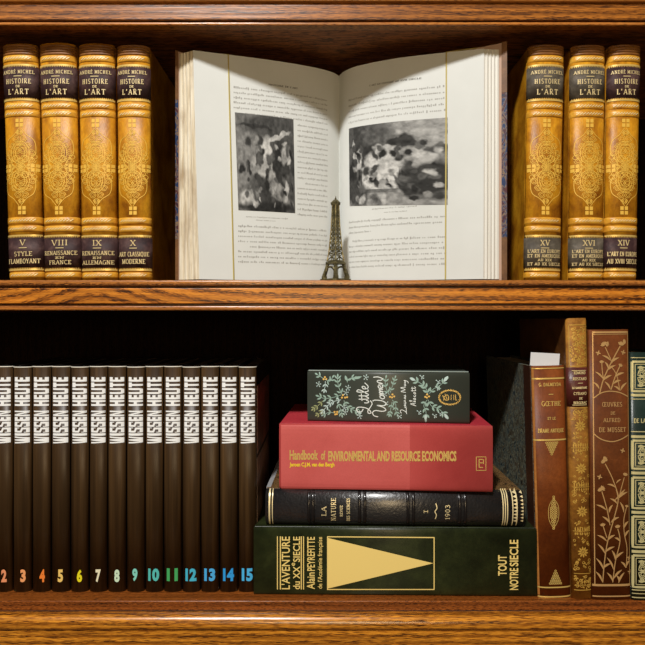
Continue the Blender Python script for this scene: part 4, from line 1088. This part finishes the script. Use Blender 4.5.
# boards: where the back of each half lies (x, Y)
LBK, RBK = [(.016, .140), (-.060, .105), (-.130, .066), (-.1747, .0385)], [(.030, .140), (.100, .098), (.165, .050), (.2119, .0262)]
def poly_at(pl, t):
    k = min(int(t * (len(pl) - 1)), len(pl) - 2); f = t * (len(pl) - 1) - k
    return tuple(pl[k][i] + (pl[k + 1][i] - pl[k][i]) * f for i in range(2))
for leaf, back in ((LL, LBK), (RL, RBK)):
    m = MB(); N = leaf.n
    m.grid(lambda u, v: leaf.at(u, v), N, 12)
    pg = oloc(m).build('page', M['paper'], ob, fix=False); leaf.obj = pg
    # block of pages under the open leaf, with fanned edges
    m = MB(); cols = []
    for k in range(N + 1):
        u = k / N; x0t, y0, zt_ = leaf.at(u, 1, -.0006); x0b, _, zb_ = leaf.at(u, 0, -.0006); x1, y1 = poly_at(back, u)
        cols.append([m.add((x0b, y0, zb_)), m.add((x0t, y0, zt_ - .0003)), m.add((x1, max(y1, y0 + .0015), zt_ - .0003)), m.add((x1, max(y1, y0 + .0015), zb_))])
    for a, b in zip(cols, cols[1:]):
        for i in range(4): j = (i + 1) % 4; m.face([a[i], b[i], b[j], a[j]], 0, i in (0, 2))
    m.face(cols[0], 0)
    # fore edge in several sheets' steps
    a = cols[-1]; A0, A1 = [Vector(m.v[a[i]]) for i in (0, 3)], [Vector(m.v[a[i]]) for i in (1, 2)]
    prev = (a[0], a[1]); S = 9
    for k in range(1, S + 1):
        t = k / S; wob = (.0009 if k % 2 else -.0006) if k < S else 0
        pb, ptp = A0[0].lerp(A0[1], t), A1[0].lerp(A1[1], t); pb.y += wob; ptp.y += wob
        cur = (m.add(pb), m.add(ptp)) if k < S else (a[3], a[2])
        m.face([prev[0], cur[0], cur[1], prev[1]], 0); prev = cur
    oloc(m).build('page_block', M['page_side'] if leaf is LL else M['paper_edge'], ob)
# cover boards with leather corners and marbled turn-ins
def board(back, ztop, ext, name_mat):
    (x1, y1), (x0, y0) = back[-1], back[0]
    pl = [(x, y + .0012) for x, y in back]
    d = Vector((pl[-1][0] - pl[-2][0], pl[-1][1] - pl[-2][1])).normalized(); e = (pl[-1][0] + d.x * ext, pl[-1][1] + d.y * ext)
    pl = pl + [e]
    m = MB(); th = .0032
    lo = [(x, y) for x, y in pl]; loop = lo + [(x, y + th) for x, y in lo[::-1]]
    m.prism(loop, 'z', Z_MID + .0002, ztop)
    bd = oloc(m).build('cover_board', M['pink_board'], ob)
    # turn-in on the edge: leather at the corners, marbled paper between
    ex, ey = e; px_ = pl[-2]
    def wrap(z0, z1, mat, nm):
        q = MB(); n = Vector((-d.y, d.x)) * .0006
        if n.y > 0: n = -n
        a = Vector((ex, ey)) - d * (ext * .62); b2 = Vector((ex, ey)) + d * .0006
        q.prism([(a.x + n.x, a.y + n.y), (b2.x + n.x, b2.y + n.y), (b2.x, ey + th + .0006), (a.x, a.y + th + .0006)], 'z', z0, z1)
        oloc(q).build(nm, mat, bd)
    H_ = ztop - Z_MID
    wrap(Z_MID + H_ * .79, ztop + .0005, M['corner_leather'], 'leather_corner')
    wrap(Z_MID + H_ * .185, Z_MID + H_ * .789, M['marble_blue'], 'marbled_edge')
    wrap(Z_MID + .0003, Z_MID + H_ * .184, M['corner_leather'], 'leather_corner')
board(LBK, Z_MID + .2815, .0050, None); board(RBK, Z_MID + .2860, .0092, None)
m = MB(); m.prism([(LBK[0][0] - .006, LBK[0][1] + .006), (RBK[0][0] + .006, RBK[0][1] + .006), (RBK[0][0] + .004, .152), (.023, .157), (LBK[0][0] - .004, .152)], 'z', Z_MID + .0002, Z_MID + .2815)
oloc(m).build('spine', M['amber'], ob)

# printed text as rows of small letters, and the two plates
rr = random.Random(11)
def text_rows(leaf, rows):
    m = MB()
    W = sum(math.hypot(leaf.c[k + 1][0] - leaf.c[k][0], leaf.c[k + 1][1] - leaf.c[k][1]) for k in range(leaf.n))
    for px0, px1, py, hgt, indent in rows:
        (u0, v0), (u1, _) = leaf.uv(px0, py), leaf.uv(px1, py)
        sgn = 1 if u1 > u0 else -1; u = u0 + sgn * indent * .010 / W; word = rr.randint(2, 9)
        cw = hgt * .62 / W; hv = hgt / (ZT - ZB)
        while (u1 - u) * sgn > cw:
            if word == 0: u += sgn * cw * .8; word = rr.randint(1, 10); continue
            word -= 1
            h = rr.choice([.62, .62, .62, .62, 1.0, .62]); w = cw * rr.choice([.62, .7, .5, .8])
            lo = v0 - (hv * .3 if rr.random() < .1 else 0)
            b = len(m.v)
            for uu, vv in ((u, lo), (u + sgn * w, lo), (u + sgn * w, v0 + hv * h), (u, v0 + hv * h)): m.v.append(leaf.at(max(0, min(1, uu)), vv, .00015))
            m.face([b, b + 1, b + 2, b + 3]); u += sgn * cw
    o = oloc(m).build('printed_text', M['ink'], leaf.obj, fix=False)
    return o
def heading(leaf, txt, px0, px1, py, hgt):
    m = MB(); (u0, v0), (u1, _) = leaf.uv(px0, py), leaf.uv(px1, py); strokes, adv = serif_polys(txt); hv = hgt / (ZT - ZB)
    for pts, w in strokes:
        for p, q in zip(pts, pts[1:]):
            dx, dy = q[0] - p[0], q[1] - p[1]; l = math.hypot(dx, dy) or 1; nx, ny = -dy / l * w * .6, dx / l * w * .6
            b = len(m.v)
            for X_, Y_ in ((p[0] + nx, p[1] + ny), (q[0] + nx, q[1] + ny), (q[0] - nx, q[1] - ny), (p[0] - nx, p[1] - ny)):
                m.v.append(leaf.at(u0 + (u1 - u0) * X_ / adv, v0 + hv * Y_, .00015))
            m.face([b, b + 1, b + 2, b + 3])
    oloc(m).build('page_heading', M['black_ink'], leaf.obj, fix=False)
rows = []
hL = .0025
for k in range(6): rows.append((233.6, 327.5, 88.0 + 5.0 * k, hL, 1 if k == 5 else 0))
for k in range(18): rows.append((297.6, 328, 125.8 + 5.25 * k, hL, 1 if k in (11,) else 0))
rows += [(246, 288, 217.0, .0015, 0), (256, 276, 220.4, .0013, 0)]
for k in range(8): rows.append((238.2, 327.5, 226.6 + 5.1 * k, hL, 1 if k == 4 else 0))
rows = [r for r in rows if r[2] < 266]
text_rows(LL, rows); heading(LL, "HISTOIRE DE L'ART", 268.5, 297.5, 85.2, .0020)
rows = []
for k in range(5): rows.append((348.6, 446.5, 101.5 + 5.6 * k, hL, 0))
rows += [(372, 418, 209.6, .0015, 0), (384, 408, 212.8, .0013, 0)]
for k in range(3): rows.append((349.0, 446.5 if k < 2 else 372, 223.4 + 5.3 * k, hL, 0))
for k in range(6): rows.append((349.0, 446.5, 242.6 + 5.1 * k, hL, 1 if k == 0 else 0))
text_rows(RL, rows); heading(RL, "L'ART EN ESPAGNE AU XVII SIECLE", 369.5, 421.5, 86.4, .0019)

def vnoise(x, y, seed):
    def h(i, j): return math.sin(i * 127.1 + j * 311.7 + seed * 74.7) * 43758.5453 % 1.0
    i, j = math.floor(x), math.floor(y); fx, fy = x - i, y - j; fx, fy = fx * fx * (3 - 2 * fx), fy * fy * (3 - 2 * fy)
    return (h(i, j) * (1 - fx) + h(i + 1, j) * fx) * (1 - fy) + (h(i, j + 1) * (1 - fx) + h(i + 1, j + 1) * fx) * fy
def fbm(x, y, seed): return sum(vnoise(x * 2 ** k, y * 2 ** k, seed + k) / 2 ** (k + 1) for k in range(4))
def plate(leaf, corners, tones, base, seed, nu=170, nv=160):
    """a halftone print: patches of grey tone given as (x, y, rx, ry, tilt, tone, softness) on a unit square"""
    m = MB(); uv = [leaf.uv(*c) for c in corners]
    pr = random.Random(seed)
    tones = tones + [(pr.uniform(.05, .95), pr.uniform(.25, .95), pr.uniform(.012, .045), pr.uniform(.02, .07), pr.uniform(-.8, .8), pr.choice((.04, .07, .12, .26, .40)), .7) for _ in range(70)]
    cols = []
    for j in range(nv + 1):
        for i in range(nu + 1):
            s, t = i / nu, j / nv
            u = (uv[0][0] * (1 - s) + uv[1][0] * s) * (1 - t) + (uv[3][0] * (1 - s) + uv[2][0] * s) * t
            v = (uv[0][1] * (1 - s) + uv[1][1] * s) * (1 - t) + (uv[3][1] * (1 - s) + uv[2][1] * s) * t
            m.v.append(leaf.at(u, v, .0002))
            wx, wy = s + .07 * (fbm(s * 14, t * 14, seed + 3) - .5), t + .07 * (fbm(s * 14, t * 14, seed + 9) - .5)
            g = base(s, t)
            for x, y, rx, ry, tl, tone, soft in tones:
                c_, s_ = math.cos(tl), math.sin(tl); dx, dy = wx - x, wy - y
                d = math.hypot((dx * c_ + dy * s_) / rx, (-dx * s_ + dy * c_) / ry)
                a = max(0, min(1, (1 - d) / (soft * .85) + .5)); g = g * (1 - a) + tone * a
            g = g * (.45 + 1.1 * fbm(s * 24, t * 24, seed)); g = max(.012, min(.60, g ** 1.2 * 1.25))
            cols.append((g, g, g * .97, 1))
    for j in range(nv):
        for i in range(nu): k = j * (nu + 1) + i; m.face([k, k + 1, k + nu + 2, k + nu + 1], 0, True)
    o = oloc(m).build('printed_plate', M['halftone'], leaf.obj, fix=False)
    at_ = o.data.color_attributes.new('ink', 'FLOAT_COLOR', 'POINT')
    for k, c in enumerate(cols): at_.data[k].color = c
plate(LL, [(234.8, 112.3), (293.4, 119.3), (295.2, 213.2), (238.4, 210.2)], [
    (.20, .40, .22, .40, 0, .22, .8), (.72, .60, .34, .40, .2, .06, .5), (.60, .10, .50, .12, 0, .09, .6), (.40, .80, .22, .26, 0, .11, .4), (.46, .72, .13, .30, 0, .07, .4), (.47, .42, .11, .20, .15, .50, .5), (.36, .25, .07, .07, 0, .07, .4), (.40, .52, .15, .10, .3, .42, .5), (.38, .44, .06, .06, 0, .10, .4),
    (.70, .21, .22, .030, -.35, .42, .4), (.33, .12, .28, .02, .05, .06, .3), (.84, .38, .09, .08, 0, .36, .6), (.58, .66, .05, .16, .1, .36, .5), (.72, .78, .22, .06, .5, .26, .6), (.82, .88, .18, .05, .3, .24, .6), (.15, .88, .12, .085, 0, .40, .5), (.50, .96, .5, .06, 0, .04, .8), (.90, .72, .10, .16, 0, .10, .6), (.64, .48, .06, .18, -.2, .05, .4)],
    lambda s, t: .20 - .06 * s, 5)
plate(RL, [(349.0, 128.7), (447.8, 117.5), (447.8, 204.8), (349.7, 206.2)], [
    (.26, .16, .32, .24, .1, .07, .5), (.42, .10, .20, .20, .2, .12, .6), (.84, .16, .26, .28, 0, .33, .6), (.52, .22, .10, .18, .3, .13, .5), (.06, .40, .05, .5, 0, .10, .4), (.10, .32, .025, .14, 0, .45, .4), (.24, .36, .12, .16, 0, .06, .5), (.40, .36, .08, .10, 0, .05, .4),
    (.18, .42, .07, .12, .2, .50, .5), (.24, .30, .045, .05, 0, .10, .4), (.42, .46, .12, .11, 0, .48, .5), (.45, .30, .055, .06, 0, .40, .4), (.60, .46, .09, .12, 0, .46, .5), (.56, .31, .05, .06, 0, .36, .4), (.62, .24, .08, .04, .2, .05, .5), (.72, .24, .09, .09, 0, .06, .4), (.72, .38, .06, .08, 0, .30, .5),
    (.85, .48, .08, .17, -.15, .44, .5), (.82, .30, .045, .05, 0, .16, .4), (.94, .34, .08, .06, 0, .10, .5), (.88, .70, .15, .20, .3, .05, .4), (.74, .72, .10, .18, 0, .06, .4), (.10, .64, .14, .20, .2, .04, .4), (.15, .50, .06, .08, .5, .36, .5), (.14, .84, .20, .16, .5, .07, .5), (.34, .56, .05, .05, 0, .30, .5), (.46, .535, .22, .03, -.04, .40, .5)],
    lambda s, t: .16 if t < .55 else (.50 if (.25 < s < .66 and t < .80 and s > .25 + (.80 - t) * -.05) else .17 + .10 * (t > .84)), 21)

# yellow elastic bands holding the leaves, one on each half
for leaf, xt, yt_, xb, nm, lab in ((LL, 228.2, 55, 233.4, 'elastic_band', 'thin yellow elastic band round the left half of the open book'), (RL, 446.4, 52.6, 445.0, 'elastic_band', 'thin yellow elastic band round the right half of the open book')):
    u, _ = leaf.uv(xt, yt_ + 1); m = MB(); rows_ = []
    hw = .00045 / .19
    for k in range(25):
        v = k / 24 * 1.0; rows_.append([m.add(leaf.at(u - hw, v, .0003)), m.add(leaf.at(u + hw, v, .0003)), m.add(leaf.at(u + hw, v, .0012)), m.add(leaf.at(u - hw, v, .0012))])
    for a, b in zip(rows_, rows_[1:]):
        for i in range(4): j = (i + 1) % 4; m.face([a[i], a[j], b[j], b[i]])
    m.face(rows_[0]); m.face(rows_[-1])
    xa, ya, za = leaf.at(u, 1, 0); back = poly_at(LBK if leaf is LL else RBK, u)
    ztb = Z_MID + (.2820 if leaf is LL else .2865)
    m.rod((xa, ya - .0009, za), (back[0], back[1] + .004, ztb + .0004), .0005, 6)
    m.rod((back[0], back[1] + .0052, ztb + .0004), (back[0], back[1] + .0058, Z_MID + .0007), .0005, 6)
    o = m.build(nm, M['elastic']); ox = (xa, ya, Z_MID)
    o.data.transform(Matrix.Translation(-Vector(ox))); o.location = ox
    o['label'] = lab; o['category'] = 'elastic band'

# ---------------------------------------------------------------- little bronze lattice tower, standing corner-on
TY = .046; Dm = CAM_D + TY; sc_ = Dm / FPX
tw = thing('tower_figurine', 'small bronze lattice tower souvenir standing before the open book', 'figurine', ((335.6 - CX) * sc_, TY, Z_MID + .0002), (0, 0, math.pi / 4))
zbp = HY - Z_MID / sc_
def hz(py): return (zbp - py) * sc_
PROF = [(276.5, 13.6), (272, 11.9), (267, 10.3), (262.5, 9.0), (258, 7.6), (250, 6.4), (240, 5.5), (228, 4.3), (216, 3.7), (209, 3.4), (204.5, 3.2)]
def hwid(py):
    for (a, x), (b, y) in zip(PROF, PROF[1:]):
        if b <= py <= a: return (x + (y - x) * (a - py) / (a - b)) * sc_ / math.sqrt(2)
    return PROF[-1][1] * sc_ / math.sqrt(2)
def slab(name, py0, py1, h0, h1=None, mat='bronze'):
    m = MB(); h1 = h1 or h0; a, b = h0 * sc_ / math.sqrt(2), h1 * sc_ / math.sqrt(2); z0, z1 = hz(py0), hz(py1)
    for z, h in ((z0, a), (z1, b)):
        for x, y in ((-1, -1), (1, -1), (1, 1), (-1, 1)): m.v.append((x * h, y * h, z))
    for f in ((3, 2, 1, 0), (4, 5, 6, 7), (0, 1, 5, 4), (1, 2, 6, 5), (2, 3, 7, 6), (3, 0, 4, 7)): m.face(list(f))
    return m.build(name, M[mat], tw, bevel=.0003)
# open square base frame
m = MB(); o_, i_ = 15.4 * sc_ / math.sqrt(2), 10.2 * sc_ / math.sqrt(2)
m.box(-o_, o_, -o_, -i_, 0, hz(279.2)); m.box(-o_, o_, i_, o_, 0, hz(279.2)); m.box(-o_, -i_, -i_, i_, 0, hz(279.2)); m.box(i_, o_, -i_, i_, 0, hz(279.2))
m.build('base', M['bronze'], tw)
for sx in (-1, 1):
    for sy in (-1, 1):
        m = MB(); rows_ = []
        m.box(*sorted((sx * 13.9 * sc_ / 1.414, sx * 8.6 * sc_ / 1.414)), *sorted((sy * 13.9 * sc_ / 1.414, sy * 8.6 * sc_ / 1.414)), hz(279.1), hz(276.4))
        for py in (276.5, 273, 270, 266.5, 262.5):
            h = hwid(py); t = (3.1 - (276.5 - py) * .06) * sc_; rows_.append([m.add((sx * a, sy * b, hz(py))) for a, b in ((h, h), (h - t, h), (h - t, h - t), (h, h - t))])
        for a, b in zip(rows_, rows_[1:]):
            for i in range(4): m.face([a[i], a[(i + 1) % 4], b[(i + 1) % 4], b[i]])
        m.face(rows_[0]); m.face(rows_[-1])
        for py in (275, 272.5, 270, 267.5, 265):
            h = hwid(py) + .0001; m.box(*sorted((sx * h, sx * (h - .0036))), *sorted((sy * h, sy * (h - .0036))), hz(py), hz(py - .7))
        m.build('leg', M['bronze'], tw)
for k in range(4):   # arches between the legs
    m = MB(); h = hwid(267.5); pr = None
    for j in range(11):
        a = math.pi * j / 10; x = -math.cos(a) * (h * .78); z = hz(271.5 - 4.6 * math.sin(a)); p = (x, -h * 1.02, z)
        if pr: m.rod(pr, p, .0007, 6)
        pr = p
    m.v = [tuple(Matrix.Rotation(k * math.pi / 2, 3, 'Z') @ Vector(v)) for v in m.v]
    m.build('arch', M['bronze'], tw)
slab('platform', 264.6, 262.2, 10.4, 10.0); slab('platform', 261.8, 260.6, 9.2, 9.0)
# lattice shaft
m = MB(); lev = [260.6]
while lev[-1] > 206: lev.append(lev[-1] - max(2.4, hwid(lev[-1]) / sc_ * 1.15))
lev[-1] = 205.0
R4 = [Matrix.Rotation(k * math.pi / 2, 3, 'Z') for k in range(4)]
for a, b in zip(lev, lev[1:]):
    ha, hb = hwid(a), hwid(b); za, zb = hz(a), hz(b)
    for Rk in R4:
        p0, p1, q0, q1 = [Rk @ Vector(p) for p in ((-ha, -ha, za), (ha, -ha, za), (-hb, -hb, zb), (hb, -hb, zb))]
        m.rod(p0, q0, .00085, 5); m.rod(p0, q1, .00050, 4); m.rod(p1, q0, .00050, 4); m.rod(q0, q1, .00055, 4)
        mid0, mid1 = (p0 + p1) / 2, (q0 + q1) / 2; m.rod(mid0, mid1, .00045, 4)
m.build('lattice_shaft', M['bronze'], tw)
slab('platform', 250.6, 249.4, 7.0, 6.9)
slab('cabin', 205.4, 202.6, 4.6, 5.2); slab('cabin_roof', 202.6, 199.8, 4.9, 2.0)
m = MB(); m.rod((0, 0, hz(199.9)), (0, 0, hz(198.4)), .0013, 8, 0, .0011); m.rod((0, 0, hz(198.4)), (0, 0, hz(196.4)), .0007, 6, 0, .0004); m.build('spire', M['bronze'], tw)
